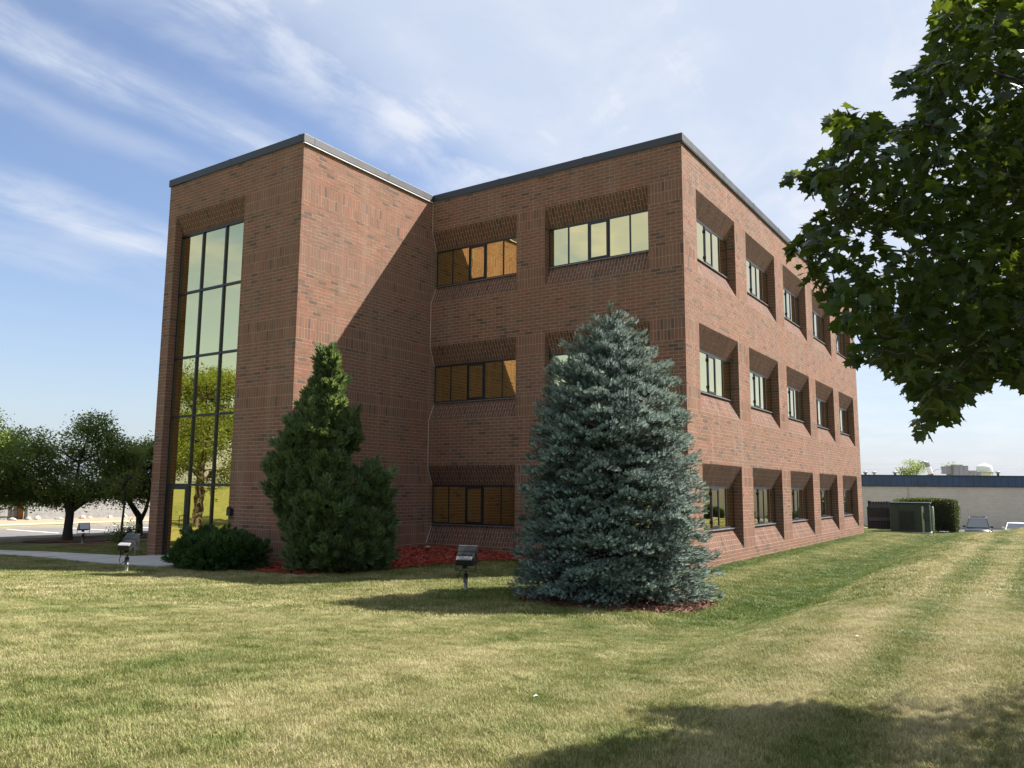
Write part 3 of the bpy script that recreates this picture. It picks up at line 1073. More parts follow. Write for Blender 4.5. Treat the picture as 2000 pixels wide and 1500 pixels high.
# flat feathery spray along z
def spray_template():
    V, F = [], []
    for (ax, tilt) in ((0.0, 0.0), (1.9, 0.25), (4.0, -0.25)):
        ca, sa = math.cos(ax), math.sin(ax)
        for (x0, z0, x1, z1, wd) in ((0, 0, 0.05, 1.0, 0.10), (0, 0.15, 0.38, 0.72, 0.085), (0, 0.15, -0.36, 0.66, 0.085), (0, 0.42, 0.26, 0.95, 0.07), (0, 0.42, -0.24, 0.9, 0.07)):
            b = len(V)
            dx, dz = x1 - x0, z1 - z0
            L = math.hypot(dx, dz)
            nx, nz = -dz / L * wd, dx / L * wd
            pts = [(x0, z0), (x0 + dx * .55 + nx, z0 + dz * .55 + nz), (x1, z1), (x0 + dx * .55 - nx, z0 + dz * .55 - nz)]
            for (x, z) in pts: V.append((x * ca + tilt * z * sa * 0.5, x * sa + tilt * z * ca * 0.5, z))
            F += [(b, b + 1, b + 2), (b, b + 2, b + 3)]
    return V, F


T_SPRAY = spray_template()


def tree_root(name, label, cat, x, y, group=None, z=None):
    return thing(name, label, cat, (x, y, ground(x, y) if z is None else z), 0, group)


def limb_pts(a, b, n=6, wob=0.08, sag=0.0):
    a, b = np.array(a, float), np.array(b, float)
    L = np.linalg.norm(b - a)
    pts = []
    off = RNG.normal(size=(n + 1, 3)) * wob * L * 0.35
    for i in range(n + 1):
        s = i / n
        k = math.sin(math.pi * s)
        pts.append(tuple(a + (b - a) * s + off[i] * k + np.array([0, 0, sag * L * k])))
    return pts


def leaves_from(centres, radii, per, size, bias_up=0.5, clump=0.0):
    """leaf positions and frames for clusters of leaves"""
    C, D = [], []
    for cc, r in zip(centres, radii):
        n = int(per(r) if callable(per) else per)
        u = unit(n)
        rad = RNG.uniform(0.35, 1.0, (n, 1)) ** 0.6
        C.append(np.array(cc) + u * rad * np.asarray(r))
        D.append(u)
    C, D = np.concatenate(C), np.concatenate(D)
    return C, D


# ------------------------------------------------------------------ maple beside the camera
MAPLE_A=[(7.70,-10.74,3.13,0.23),(7.21,-14.32,4.15,0.07),(7.04,-10.78,3.51,0.31),(7.65,-13.27,3.56,0.32),(6.86,-14.97,2.50,0.06),(6.65,-14.49,3.81,0.10),(7.78,-14.56,4.38,0.23),(7.48,-13.66,3.26,0.24),(6.76,-15.19,3.41,0.07),(7.63,-13.95,4.15,0.26),(7.81,-14.70,3.68,0.21),(6.61,-14.66,2.97,0.08),(7.61,-14.65,3.30,0.23),(7.71,-10.71,3.80,0.30),(7.56,-11.58,4.15,0.29),(7.77,-14.34,2.90,0.22),(7.10,-13.97,2.43,0.18),(7.65,-12.29,2.99,0.27),(7.88,-14.24,4.53,0.26),(7.70,-12.59,3.88,0.31),(7.13,-11.99,3.49,0.24),(7.60,-11.59,3.06,0.26),(6.91,-14.55,2.99,0.21),(7.18,-13.43,2.65,0.29),(7.76,-13.88,3.14,0.21),(7.70,-10.61,2.73,0.08),(7.38,-12.44,3.83,0.22),(7.70,-12.93,4.44,0.26),(7.57,-13.53,2.63,0.18),(7.85,-14.31,3.76,0.29),(7.59,-11.65,3.72,0.20),(7.53,-12.76,5.69,0.13),(7.66,-10.55,3.40,0.24),(7.01,-15.00,3.03,0.25),(7.86,-10.17,3.42,0.24),(7.19,-12.38,2.57,0.08),(7.57,-13.96,4.51,0.20),(7.92,-13.69,4.56,0.32),(7.69,-11.30,3.45,0.31),(7.58,-14.54,2.64,0.22),(7.86,-14.63,4.01,0.22),(7.47,-14.26,3.76,0.25),(7.46,-12.70,3.08,0.21),(7.82,-13.76,3.45,0.28),(6.98,-14.41,2.61,0.19),(7.23,-13.73,3.52,0.21),(7.45,-13.00,5.47,0.22),(6.82,-14.05,4.18,0.09),(7.23,-12.16,3.98,0.27),(7.84,-13.51,3.95,0.26),(6.84,-13.25,3.06,0.21),(7.27,-11.94,2.67,0.07),(6.92,-15.16,3.71,0.07),(6.62,-14.53,3.09,0.14),(7.31,-14.83,3.92,0.12),(7.82,-11.62,4.89,0.22),(6.78,-12.53,2.69,0.13),(7.79,-12.65,3.20,0.27),(7.31,-14.02,3.21,0.32),(6.94,-12.85,2.79,0.24),(6.97,-13.66,3.16,0.24),(6.90,-14.65,2.60,0.15),(7.35,-14.66,2.47,0.18),(6.86,-15.06,3.62,0.12),(7.61,-13.24,3.07,0.29),(7.52,-13.34,4.29,0.28),(7.28,-13.25,5.07,0.17),(7.12,-13.81,2.29,0.10),(7.42,-14.94,4.22,0.16),(7.54,-14.52,2.39,0.06),(7.43,-14.34,2.52,0.12),(7.46,-12.94,2.67,0.09),(7.22,-13.71,4.02,0.31),(7.26,-14.04,4.42,0.17),(7.93,-12.87,5.28,0.26),(6.94,-13.58,2.43,0.05),(7.49,-13.48,4.73,0.21),(7.52,-12.25,3.51,0.26),(7.08,-12.57,2.97,0.26),(7.33,-10.47,3.93,0.24),(7.85,-12.31,4.84,0.20),(7.78,-12.14,4.06,0.31),(7.36,-11.34,2.87,0.07),(7.42,-14.58,4.03,0.27),(7.06,-14.83,3.65,0.18),(6.79,-14.71,3.87,0.08),(7.60,-12.10,4.44,0.24),(7.44,-14.89,3.61,0.21),(7.88,-10.06,4.05,0.23),(7.59,-13.91,3.71,0.28),(7.53,-13.72,5.08,0.17),(7.74,-14.32,3.33,0.29),(7.20,-14.86,3.74,0.07),(7.69,-13.08,2.66,0.26),(7.39,-13.10,2.80,0.23),(7.34,-14.55,2.98,0.31),(6.86,-12.28,2.63,0.14),(7.24,-14.26,4.30,0.16),(6.65,-14.94,3.26,0.07),(7.29,-15.04,3.40,0.24),(7.32,-13.27,5.37,0.10),(7.21,-14.89,2.26,0.13),(6.78,-14.75,3.33,0.11),(7.23,-14.53,2.33,0.12),(7.77,-11.40,2.66,0.11),(7.78,-13.56,5.14,0.11),(7.83,-13.34,4.44,0.21),(7.70,-13.61,2.42,0.08),(6.67,-15.15,3.08,0.06),(7.34,-14.91,2.95,0.21),(6.91,-12.71,2.45,0.09),(7.16,-14.64,3.40,0.22),(7.80,-13.73,5.05,0.09),(7.05,-14.80,2.47,0.15),(7.71,-14.02,4.78,0.21),(7.54,-13.21,3.96,0.24),(7.11,-14.08,2.84,0.28),(7.45,-11.27,2.83,0.08),(6.77,-11.22,2.95,0.20),(7.38,-12.85,3.38,0.30),(7.65,-13.33,5.07,0.26),(6.93,-13.80,2.91,0.21),(6.75,-14.56,4.04,0.06),(7.09,-13.65,2.35,0.14),(6.84,-15.30,3.37,0.10),(7.76,-9.79,4.84,0.21),(7.81,-12.39,2.54,0.10),(6.83,-14.31,3.80,0.26),(7.34,-12.93,3.97,0.20),(6.89,-13.96,3.76,0.27),(7.48,-12.60,4.24,0.27),(7.78,-13.73,2.61,0.24),(7.70,-10.40,4.00,0.22),(7.74,-13.15,4.79,0.25),(7.57,-14.29,4.59,0.21),(6.91,-14.74,3.86,0.09),(6.84,-11.30,2.63,0.20),(6.67,-15.04,3.20,0.09),(7.39,-12.49,2.86,0.21),(6.81,-15.10,3.25,0.06),(7.93,-11.27,5.17,0.21),(7.09,-11.46,2.63,0.07),(7.49,-11.04,2.85,0.11),(7.96,-12.04,5.17,0.32),(7.53,-11.66,2.80,0.14),(7.24,-13.37,3.32,0.31),(7.11,-11.01,2.76,0.12),(6.75,-15.33,3.01,0.07),(7.42,-10.83,2.89,0.07),(6.59,-14.76,3.66,0.08),(7.29,-15.01,3.96,0.12),(6.98,-14.37,2.42,0.07),(7.12,-12.33,3.20,0.24),(6.78,-14.93,3.52,0.13),(7.84,-11.71,4.60,0.21),(7.33,-11.20,3.18,0.32),(6.52,-14.24,3.86,0.11),(7.67,-12.73,2.64,0.19),(6.85,-14.16,3.38,0.25),(7.80,-11.23,2.85,0.23),(6.57,-14.26,3.50,0.08),(7.74,-13.08,2.44,0.05),(7.29,-14.52,4.36,0.07),(6.82,-14.86,3.78,0.08),(7.43,-10.44,3.18,0.26),(6.86,-14.70,3.93,0.06),(7.69,-14.48,4.69,0.05),(7.61,-14.04,2.59,0.22),(7.37,-14.03,2.55,0.14),(7.45,-14.12,4.77,0.21),(7.65,-11.80,2.69,0.14),(6.91,-12.18,2.88,0.27),(7.82,-11.10,3.70,0.20),(7.18,-13.68,4.70,0.08),(7.54,-14.77,4.40,0.22),(7.62,-14.65,4.61,0.06),(7.19,-14.45,3.95,0.09),(7.84,-11.85,3.47,0.32),(6.63,-14.52,2.93,0.07),(6.74,-14.52,3.95,0.06),(6.73,-14.76,2.93,0.15),(7.41,-11.96,2.98,0.26),(7.59,-14.15,2.40,0.07),(7.55,-10.70,2.82,0.11),(7.35,-14.81,4.40,0.06),(7.46,-11.88,3.59,0.23),(6.91,-14.32,4.02,0.08),(7.97,-12.92,4.92,0.26),(7.48,-13.59,5.26,0.09),(7.20,-14.51,4.23,0.09),(7.85,-10.12,4.57,0.22),(6.88,-14.91,3.34,0.14),(7.20,-14.62,3.85,0.09),(7.81,-11.97,2.58,0.10),(7.61,-11.90,3.86,0.21),(6.74,-13.59,2.80,0.18),(7.88,-9.85,3.71,0.24),(7.51,-13.32,2.66,0.15),(6.91,-14.08,2.47,0.06),(7.13,-14.01,4.01,0.16),(7.83,-12.29,3.39,0.21),(7.80,-11.31,4.88,0.22),(7.13,-14.03,2.23,0.07),(7.34,-13.49,5.31,0.08),(6.64,-13.95,4.21,0.07),(6.88,-13.98,2.53,0.07),(7.00,-12.37,2.37,0.07),(7.55,-14.92,3.95,0.27),(7.67,-10.83,2.80,0.15),(7.19,-12.84,2.52,0.09),(6.78,-12.82,3.19,0.29),(7.27,-13.82,4.94,0.06),(6.80,-13.79,2.62,0.06),(7.85,-12.57,4.36,0.20),(7.91,-13.45,5.14,0.12),(6.75,-14.26,2.91,0.20),(7.26,-14.69,2.26,0.07),(8.01,-12.61,5.52,0.20),(6.67,-14.96,3.07,0.06),(7.27,-13.95,4.84,0.07),(7.65,-14.61,2.41,0.16),(6.92,-11.68,2.49,0.13),(7.19,-14.18,4.12,0.08),(7.22,-14.17,2.37,0.12),(7.61,-12.87,5.14,0.26),(7.33,-13.74,4.56,0.20),(7.14,-13.35,2.39,0.08),(7.29,-12.78,2.61,0.11),(7.32,-13.52,5.18,0.11),(6.72,-14.16,2.61,0.05),(7.41,-11.78,2.82,0.08),(7.84,-12.91,3.47,0.24),(6.91,-13.23,2.51,0.09),(6.87,-15.18,2.76,0.15),(7.30,-13.57,4.92,0.16),(7.03,-15.17,3.53,0.19),(7.19,-12.24,2.68,0.17),(7.29,-13.68,5.12,0.05),(7.06,-12.43,3.54,0.28),(7.96,-9.77,4.50,0.27),(7.39,-14.60,4.57,0.09),(6.90,-15.33,3.51,0.11),(6.61,-14.56,3.33,0.14),(7.18,-14.27,3.53,0.28),(7.82,-11.17,4.52,0.25),(6.87,-13.87,2.53,0.07),(7.20,-13.06,2.47,0.07),(7.37,-13.70,2.92,0.30),(7.14,-13.58,4.36,0.11),(6.72,-14.46,3.58,0.06),(6.83,-13.30,2.76,0.19),(7.63,-10.08,4.38,0.20),(7.57,-14.51,3.62,0.21),(7.92,-13.15,5.31,0.12),(7.22,-14.23,3.92,0.19),(6.60,-13.19,2.96,0.13),(7.75,-12.82,5.51,0.18),(7.80,-12.93,4.11,0.24),(7.03,-14.99,2.45,0.10),(7.49,-12.16,2.77,0.13),(7.66,-14.31,2.48,0.19),(7.87,-11.00,3.97,0.22),(7.42,-12.87,5.72,0.08),(7.36,-14.37,4.68,0.10),(7.30,-14.72,4.19,0.07),(6.85,-12.36,2.42,0.07),(7.05,-14.17,2.36,0.08),(6.90,-15.34,3.62,0.05),(6.84,-15.01,2.71,0.12),(7.14,-13.91,4.57,0.05),(7.05,-13.00,2.47,0.18),(7.58,-13.96,5.04,0.06),(7.94,-11.65,4.27,0.24),(6.95,-13.46,2.48,0.10),(7.88,-10.99,4.98,0.22),(6.77,-14.92,2.68,0.05),(6.89,-13.66,2.54,0.11),(7.87,-9.74,5.21,0.32),(6.82,-13.79,4.29,0.06),(7.18,-14.51,2.20,0.07),(6.55,-14.39,3.23,0.06),(7.39,-11.14,2.90,0.08),(6.96,-11.50,2.48,0.07),(7.67,-12.11,2.66,0.15),(7.00,-11.45,2.90,0.26),(7.52,-13.75,2.57,0.12),(6.52,-14.67,3.30,0.07),(6.83,-13.98,2.65,0.11),(6.90,-13.91,4.21,0.06),(7.64,-12.52,2.61,0.14),(6.80,-14.62,3.57,0.14),(7.29,-14.15,4.61,0.10),(7.05,-13.88,4.14,0.08),(6.60,-14.41,2.94,0.05),(7.84,-12.26,3.71,0.24),(7.43,-13.24,5.50,0.08),(7.22,-13.06,5.38,0.07),(6.64,-13.87,4.34,0.07),(7.13,-13.42,4.54,0.06),(7.27,-13.63,2.48,0.11),(7.20,-10.82,3.02,0.23),(7.65,-13.45,5.29,0.07),(7.14,-13.87,4.46,0.08),(7.91,-10.24,3.76,0.26),(7.96,-10.39,4.44,0.24),(6.70,-14.60,3.44,0.05),(7.80,-13.61,2.90,0.20),(7.20,-13.37,4.98,0.06),(6.95,-13.68,4.25,0.09),(7.32,-13.13,2.54,0.08),(7.17,-13.78,4.37,0.08),(7.27,-11.14,2.79,0.06),(7.23,-13.42,4.78,0.16),(7.45,-13.99,5.03,0.10),(7.01,-14.09,4.09,0.06),(7.11,-12.50,2.54,0.12),(6.83,-13.12,2.54,0.06),(6.93,-13.04,2.25,0.06),(6.69,-15.15,3.46,0.07),(7.39,-10.91,3.44,0.21),(6.82,-14.78,2.72,0.10),(7.00,-13.76,2.42,0.08),(6.47,-14.50,3.36,0.06),(7.37,-14.33,4.79,0.07),(6.60,-14.08,3.97,0.12),(7.26,-15.06,3.67,0.10),(6.73,-14.42,4.01,0.06),(7.44,-11.43,2.84,0.09),(7.56,-11.82,4.77,0.28),(7.38,-14.24,2.74,0.21),(6.51,-14.99,3.57,0.05),(6.56,-14.96,3.55,0.07),(6.62,-14.92,3.58,0.09),(6.70,-14.87,3.61,0.10),(6.64,-14.90,3.51,0.07),(6.51,-14.93,3.17,0.06),(6.55,-14.89,3.10,0.08),(6.62,-14.86,3.19,0.10),(6.57,-14.86,2.98,0.06),(6.63,-14.80,2.84,0.07),(6.76,-14.89,3.94,0.06),(6.82,-14.84,3.91,0.08),(6.90,-14.79,3.90,0.08),(6.69,-14.74,2.71,0.07),(6.75,-14.67,2.53,0.06),(7.05,-14.40,2.12,0.06),(7.13,-14.35,2.16,0.08),(7.12,-14.68,4.16,0.06),(7.15,-14.65,4.10,0.08)]
MAPLE_B=[(11.48,-6.35,5.91,0.61),(11.40,-12.03,4.79,0.57),(12.28,-11.24,6.33,0.48),(10.66,-7.90,6.16,0.60),(10.86,-10.22,8.45,0.56),(12.05,-10.38,4.86,0.59),(11.47,-8.75,4.42,0.52),(12.72,-11.51,4.11,0.56),(8.95,-9.90,5.13,0.57),(10.77,-11.77,8.51,0.60),(12.55,-10.41,6.41,0.58),(11.88,-10.60,7.16,0.60),(11.93,-13.57,5.11,0.56),(9.40,-8.95,6.27,0.53),(10.97,-6.81,6.30,0.58),(12.87,-9.11,5.72,0.56),(13.26,-8.57,6.91,0.47),(10.68,-8.35,3.24,0.55),(12.53,-9.80,6.32,0.50),(10.67,-8.34,7.37,0.56),(10.76,-7.13,5.48,0.50),(11.85,-8.17,3.58,0.53),(11.65,-11.16,4.52,0.49),(8.63,-11.82,7.77,0.53),(10.10,-8.33,7.01,0.47),(11.68,-9.37,3.13,0.55),(10.56,-8.34,4.82,0.56),(9.05,-9.13,4.54,0.45),(12.49,-12.86,5.73,0.49),(11.96,-7.46,6.64,0.56),(10.05,-9.32,3.80,0.49),(9.48,-12.07,7.09,0.53),(10.79,-10.08,7.44,0.62),(9.04,-12.01,5.26,0.59),(10.94,-12.16,3.87,0.58),(9.21,-10.36,7.04,0.62),(12.22,-8.75,6.72,0.47),(11.76,-9.00,7.55,0.52),(11.81,-8.38,7.88,0.56),(11.76,-11.82,4.22,0.48),(9.20,-12.56,8.04,0.57),(9.31,-12.09,3.71,0.62),(9.60,-11.90,5.21,0.54),(11.23,-8.49,6.63,0.60),(10.99,-11.24,2.95,0.55),(9.13,-11.01,7.02,0.58),(10.73,-12.77,5.39,0.50),(11.64,-7.00,7.11,0.53),(11.05,-6.42,4.89,0.52),(11.64,-12.08,6.29,0.59),(10.94,-12.06,5.03,0.59),(13.17,-8.03,5.43,0.49),(11.52,-8.32,4.84,0.45),(13.25,-10.62,4.64,0.54),(11.68,-8.39,7.23,0.46),(10.09,-8.62,4.04,0.57),(11.84,-9.23,8.23,0.61),(10.81,-8.12,8.07,0.46),(10.79,-7.87,5.48,0.46),(11.41,-10.22,8.86,0.48),(12.63,-10.14,4.48,0.48),(9.88,-12.00,6.14,0.57),(8.54,-10.67,5.51,0.53),(11.49,-11.34,7.06,0.54),(13.30,-11.26,4.22,0.46),(8.23,-10.66,5.00,0.61),(9.81,-10.02,2.88,0.47),(12.59,-8.90,5.35,0.55),(12.78,-10.72,7.27,0.51),(12.65,-9.02,7.80,0.60),(10.96,-10.92,8.06,0.57),(11.27,-12.88,3.93,0.52),(11.65,-9.41,3.88,0.53),(8.64,-11.97,5.62,0.46),(9.93,-13.30,6.63,0.49),(11.40,-10.94,2.96,0.54),(9.50,-9.30,7.41,0.47),(11.27,-7.76,6.26,0.45),(10.91,-9.55,7.84,0.51),(13.46,-12.01,5.75,0.51),(12.81,-10.54,8.07,0.50),(12.34,-10.68,5.26,0.61),(11.26,-13.24,6.41,0.48),(13.14,-8.92,4.80,0.55),(11.69,-12.73,4.88,0.58),(12.87,-9.88,7.46,0.62),(9.93,-13.38,5.75,0.54),(12.60,-11.30,4.83,0.59),(9.83,-8.19,6.54,0.47),(9.91,-8.96,8.71,0.51),(10.91,-11.75,6.81,0.49),(9.47,-11.23,8.00,0.53),(11.04,-9.67,3.68,0.62),(10.05,-10.17,7.67,0.54),(10.92,-9.08,7.26,0.60),(9.34,-10.88,6.35,0.58),(13.26,-12.19,7.19,0.55),(9.34,-11.22,5.54,0.50),(8.84,-10.63,3.34,0.61),(12.64,-8.12,6.89,0.50),(13.80,-10.29,4.63,0.53),(11.80,-12.60,3.73,0.58),(13.75,-8.22,5.31,0.51),(9.37,-12.45,4.39,0.46),(8.84,-12.49,6.70,0.48),(11.22,-11.61,8.30,0.46),(11.52,-8.61,8.84,0.60),(8.70,-13.32,5.99,0.47),(11.66,-13.66,5.94,0.56),(11.81,-6.47,4.50,0.45),(12.42,-10.37,3.26,0.46),(11.79,-11.71,2.96,0.59),(9.05,-8.78,5.73,0.50),(12.81,-10.07,4.99,0.55),(10.47,-7.71,4.47,0.58),(9.33,-9.15,5.26,0.60),(11.25,-12.40,4.40,0.60),(12.63,-7.99,3.52,0.50),(9.51,-10.69,8.10,0.51),(12.71,-11.14,3.64,0.49),(11.53,-6.98,6.05,0.56),(10.09,-7.65,6.08,0.60),(10.41,-10.63,3.48,0.57),(12.36,-12.59,4.17,0.61),(8.49,-9.94,4.64,0.60),(9.84,-7.53,3.20,0.57),(13.47,-10.32,6.63,0.58),(9.26,-10.64,4.00,0.53),(11.84,-12.99,7.08,0.60),(11.86,-9.85,4.22,0.59),(9.48,-9.47,3.62,0.57),(9.97,-12.24,4.61,0.51),(10.49,-9.38,4.21,0.55),(9.04,-10.19,5.90,0.60),(11.70,-12.07,7.14,0.51),(9.67,-10.59,3.61,0.54),(10.29,-12.12,5.33,0.56),(9.68,-11.28,3.44,0.53),(10.36,-7.92,8.33,0.56),(11.56,-10.04,3.58,0.57),(12.17,-8.64,7.40,0.50),(12.25,-8.06,5.26,0.59),(9.43,-10.89,4.91,0.56),(10.11,-12.72,6.44,0.60),(9.14,-13.40,4.87,0.46),(12.16,-10.16,3.92,0.47),(11.83,-11.64,4.98,0.48),(10.17,-11.59,7.18,0.48),(11.77,-7.46,4.57,0.59),(9.79,-12.06,7.93,0.47),(11.31,-13.31,7.61,0.53),(12.83,-11.56,7.85,0.51),(11.80,-9.58,7.06,0.57),(11.60,-9.22,4.65,0.50),(9.84,-11.22,7.37,0.54),(10.55,-12.44,3.48,0.48),(13.56,-11.63,6.18,0.57),(12.34,-9.03,6.29,0.46),(12.40,-9.36,4.81,0.45),(12.42,-13.30,4.64,0.58),(8.94,-12.17,4.67,0.56),(11.88,-12.48,5.78,0.53),(11.95,-13.01,5.25,0.51),(10.27,-8.62,2.99,0.50),(9.03,-9.62,5.62,0.54),(12.75,-10.78,4.61,0.47),(11.35,-11.83,5.26,0.61),(12.90,-11.36,6.92,0.61),(11.50,-12.58,7.63,0.49),(10.30,-9.57,8.27,0.56),(8.75,-9.37,5.00,0.60),(10.41,-14.20,5.76,0.60),(12.17,-7.93,8.20,0.59),(8.76,-10.24,6.34,0.47),(12.08,-10.99,6.85,0.54)]

mx0, my0 = 10.8, -9.9
mroot = tree_root("maple_tree", "maple with broad dark green lobed leaves overhanging the lawn", "maple tree", mx0, my0)
mbase = np.array([mx0, my0, ground(mx0, my0)])
A_ = np.array(MAPLE_A); B_ = np.array(MAPLE_B)
cl = np.concatenate([A_, B_])
tb = MB()
top = np.array([mx0 - 0.3, my0 + 0.1, 5.6]) - mbase
tb.tube([(0, 0, -0.15), (0.02, 0, 0.5), (-0.06, 0.03, 1.6), (-0.12, 0.05, 2.6), tuple(top * 0.8), tuple(top), (top[0] + .1, top[1], top[2] + 2.2)], [0.26, 0.19, 0.165, 0.15, 0.12, 0.10, 0.03], 12)
tb.build("trunk", M_BARK, mroot, True)
limb_nodes = []
lb = MB()
pick = [i for i in RNG.permutation(len(A_)) if A_[i, 0] > 7.2][:14]
targets = [A_[i, :3] for i in pick] + [B_[i, :3] for i in range(0, len(B_), 4)]
for tgt in targets:
    tz = min(max(1.7, (tgt[2] - mbase[2]) * 0.62), 5.0)
    a = np.array([-0.08, 0.03, tz])
    pts = limb_pts(a, tgt - mbase, 7, 0.07, 0.06)
    lb.tube(pts, [0.040 - 0.033 * i / 7 for i in range(8)], 6)
    limb_nodes += [np.array(q) for q in pts[2:]]
LN = np.array(limb_nodes)
nodes = [q for q in LN]                     # twigs grow from cluster to nearest cluster
todo = [q[:3] - mbase for q in cl]
near = [min(((np.linalg.norm(n_ - t_), i) for i, n_ in enumerate(nodes))) for t_ in todo]
while todo:
    k = min(range(len(todo)), key=lambda i: near[i][0])
    p_, (d_, j) = todo.pop(k), near.pop(k)
    lb.tube(limb_pts(nodes[j], p_, 3, 0.08, 0.05), [0.007, 0.006, 0.005, 0.003], 5)
    nodes.append(p_)
    for i, t_ in enumerate(todo):
        dd = np.linalg.norm(t_ - p_)
        if dd < near[i][0]: near[i] = (dd, len(nodes) - 1)
lb.build("branches", M_BARK2, mroot, True)
Cs, Ds = leaves_from(cl[:, :3] - mbase, cl[:, 3] * 1.02, lambda r: max(7, 1120 * r * r) if r < 0.40 else 620 * r * r, 0.1)
n = len(Cs)
nrm = Ds * 0.6 + np.array([0, 0, 0.85]) + RNG.normal(size=(n, 3)) * 0.50
X, Y, Z = frames(nrm, RNG.uniform(0, 6.28, n))
# turn each leaf so that its tip points out and down
tip = Ds + np.array([0, 0, -0.55]) + RNG.normal(size=(n, 3)) * 0.45
tip -= Z * np.einsum('ij,ij->i', tip, Z)[:, None]
Y = tip / np.linalg.norm(tip, axis=1, keepdims=True)
X = np.cross(Y, Z)
S = RNG.uniform(0.045, 0.098, n)
wpos = Cs + mbase
dcam = wpos - np.array(tuple(CAM))
fw = dcam @ np.array(tuple(cf)); rx = dcam @ np.array(tuple(cr2)); ry = dcam @ np.array(tuple(cu2))
vis = (fw > 1) & (np.abs(rx) < fw * 0.66) & (np.abs(ry) < fw * 0.49)
sel = np.argsort(-np.where(vis, S / np.maximum(fw, 0.5), -1))[:300]
sg = np.zeros(n, bool); sg[sel] = True
v_, f_ = scatter(*T_MAPLE, Cs[~sg], X[~sg], Y[~sg], Z[~sg], S[~sg])
fo = link("foliage", mesh_from("foliage", v_, f_, M_MAPLE), mroot)
fo["kind"] = "stuff"
lm = mesh_from("leaf", np.array(T_MAPLE[0]), np.array(T_MAPLE[1]), M_MAPLE)
for i in np.where(sg)[0]:
    o = link("leaf", lm, mroot)
    M4 = Matrix.Identity(4)
    for r_ in range(3):
        M4[r_][0], M4[r_][1], M4[r_][2], M4[r_][3] = X[i, r_] * S[i], Y[i, r_] * S[i], Z[i, r_] * S[i], Cs[i, r_]
    o.matrix_local = M4
print("maple leaves", n)

# ------------------------------------------------------------------ blue spruce
sroot = tree_root("blue_spruce", "dense blue green spruce cone on the lawn before the building corner", "spruce tree", SPR[0], SPR[1])
SH = 5.75
prof_z = [0, 0.12, 0.6, 1.57, 2.53, 3.5, 4.45, 5.15, 5.6, 5.8]
prof_r = [1.74, 1.86, 1.85, 1.80, 1.73, 1.58, 1.22, 0.75, 0.34, 0.06]
tb = MB(); tb.tube([(0, 0, -0.1), (0, 0, 1.5), (0.03, 0, 3.5), (0, 0, SH - 0.05)], [0.17, 0.13, 0.07, 0.012], 10)
tb.build("trunk", M_BARK2, sroot, True)
bb = MB()
SC, SD, SS, ST = [], [], [], []
tz_ = 0.12
tier = 0
while tz_ < SH - 0.05:
    Rz = float(np.interp(tz_, prof_z, prof_r))
    for inner in (0, 1, 2):
        cnt = max(3, int(2 * math.pi * Rz / (0.43, 0.50, 0.65)[inner]))
        for k in range(cnt):
            az = 2 * math.pi * (k + 0.5 * (tier % 2) + random.uniform(-0.32, 0.32)) / cnt + 0.61 * tier
            z = min(max(tz_ + random.uniform(-0.15, 0.15), 0.06), SH - 0.03)
            R = float(np.interp(z, prof_z, prof_r))
            R *= 1 + 0.04 * math.sin(2 * az + 1.3 * z) + 0.05 * math.sin(3 * az - 2.1 * z + 1)
            R *= random.uniform(0.86, 1.08) * (1.0, 0.80, 0.58)[inner]
            lift = random.uniform(-0.32, 0.05) + 0.75 * (z / SH) ** 1.8
            out = np.array([math.cos(az), math.sin(az), 0.0])
            axis_ = out + np.array([0, 0, lift]); axis_ /= np.linalg.norm(axis_)
            side = np.array([-math.sin(az), math.cos(az), 0.0])
            upv = np.cross(axis_, side); upv = upv if upv[2] > 0 else -upv
            L = min(random.uniform(0.5, 0.72), R * 0.95 + 0.05)
            tipv = out * R + np.array([0, 0, z])
            base_ = tipv - axis_ * L
            if R > 0.3 and not inner: bb.tube([(0, 0, min(max(z - lift * R, 0.1), SH - .1)), tuple(base_), tuple(tipv)], [0.016, 0.010, 0.004], 4, False)
            big = min(1.0, R / 1.2)
            m_ = int((86, 52, 44)[inner] * (0.30 + 0.70 * big))
            wdt = (0.09 + 0.24 * big) * random.uniform(0.8, 1.2)
            thk = 0.05 + 0.07 * big
            curl = random.uniform(-0.10, 0.16)
            for q_ in range(m_):                               # a bough: rounded pad of shoots, full on top and at the rim, hollow below
                q = random.random() ** 0.62
                u_ = random.uniform(-1, 1)
                wq = wdt * math.sqrt(max(0.02, 1 - (1.25 * q - 0.45) ** 2 * 1.4))
                dome = thk * (1 - u_ * u_) * random.uniform(0.25, 1.0)
                p_ = base_ + axis_ * (L * q) + side * (u_ * wq) + upv * (dome - 0.10 * u_ * u_ * wdt + curl * q * q * L)
                d_ = axis_ * random.uniform(0.45, 1.0) + side * (u_ * random.uniform(0.4, 1.1) + random.gauss(0, 0.15)) + upv * random.uniform(0.0, 0.8) + np.array([0, 0, curl])
                SC.append(p_); SD.append(d_); SS.append(random.uniform(0.062, 0.100)); ST.append(inner == 0 and (q > 0.62 or abs(u_) > 0.75) and random.random() < 0.36)
            SC.append(tipv - axis_ * 0.03); SD.append(axis_ + np.array([0, 0, 0.25])); SS.append(0.11); ST.append(not inner)
    tier += 1
    tz_ += 0.285
for k in range(5):
    SC.append(np.array([0, 0, SH - 0.1 + 0.03 * k])); SD.append(np.array([random.gauss(0, 0.3), random.gauss(0, 0.3), 1])); SS.append(0.16); ST.append(True)
bb.build("branches", M_BARK2, sroot)
SC, SD, SS, ST = np.array(SC), np.array(SD), np.array(SS), np.array(ST)
X, Y, Z = frames(SD, RNG.uniform(0, 6.28, len(SD)))
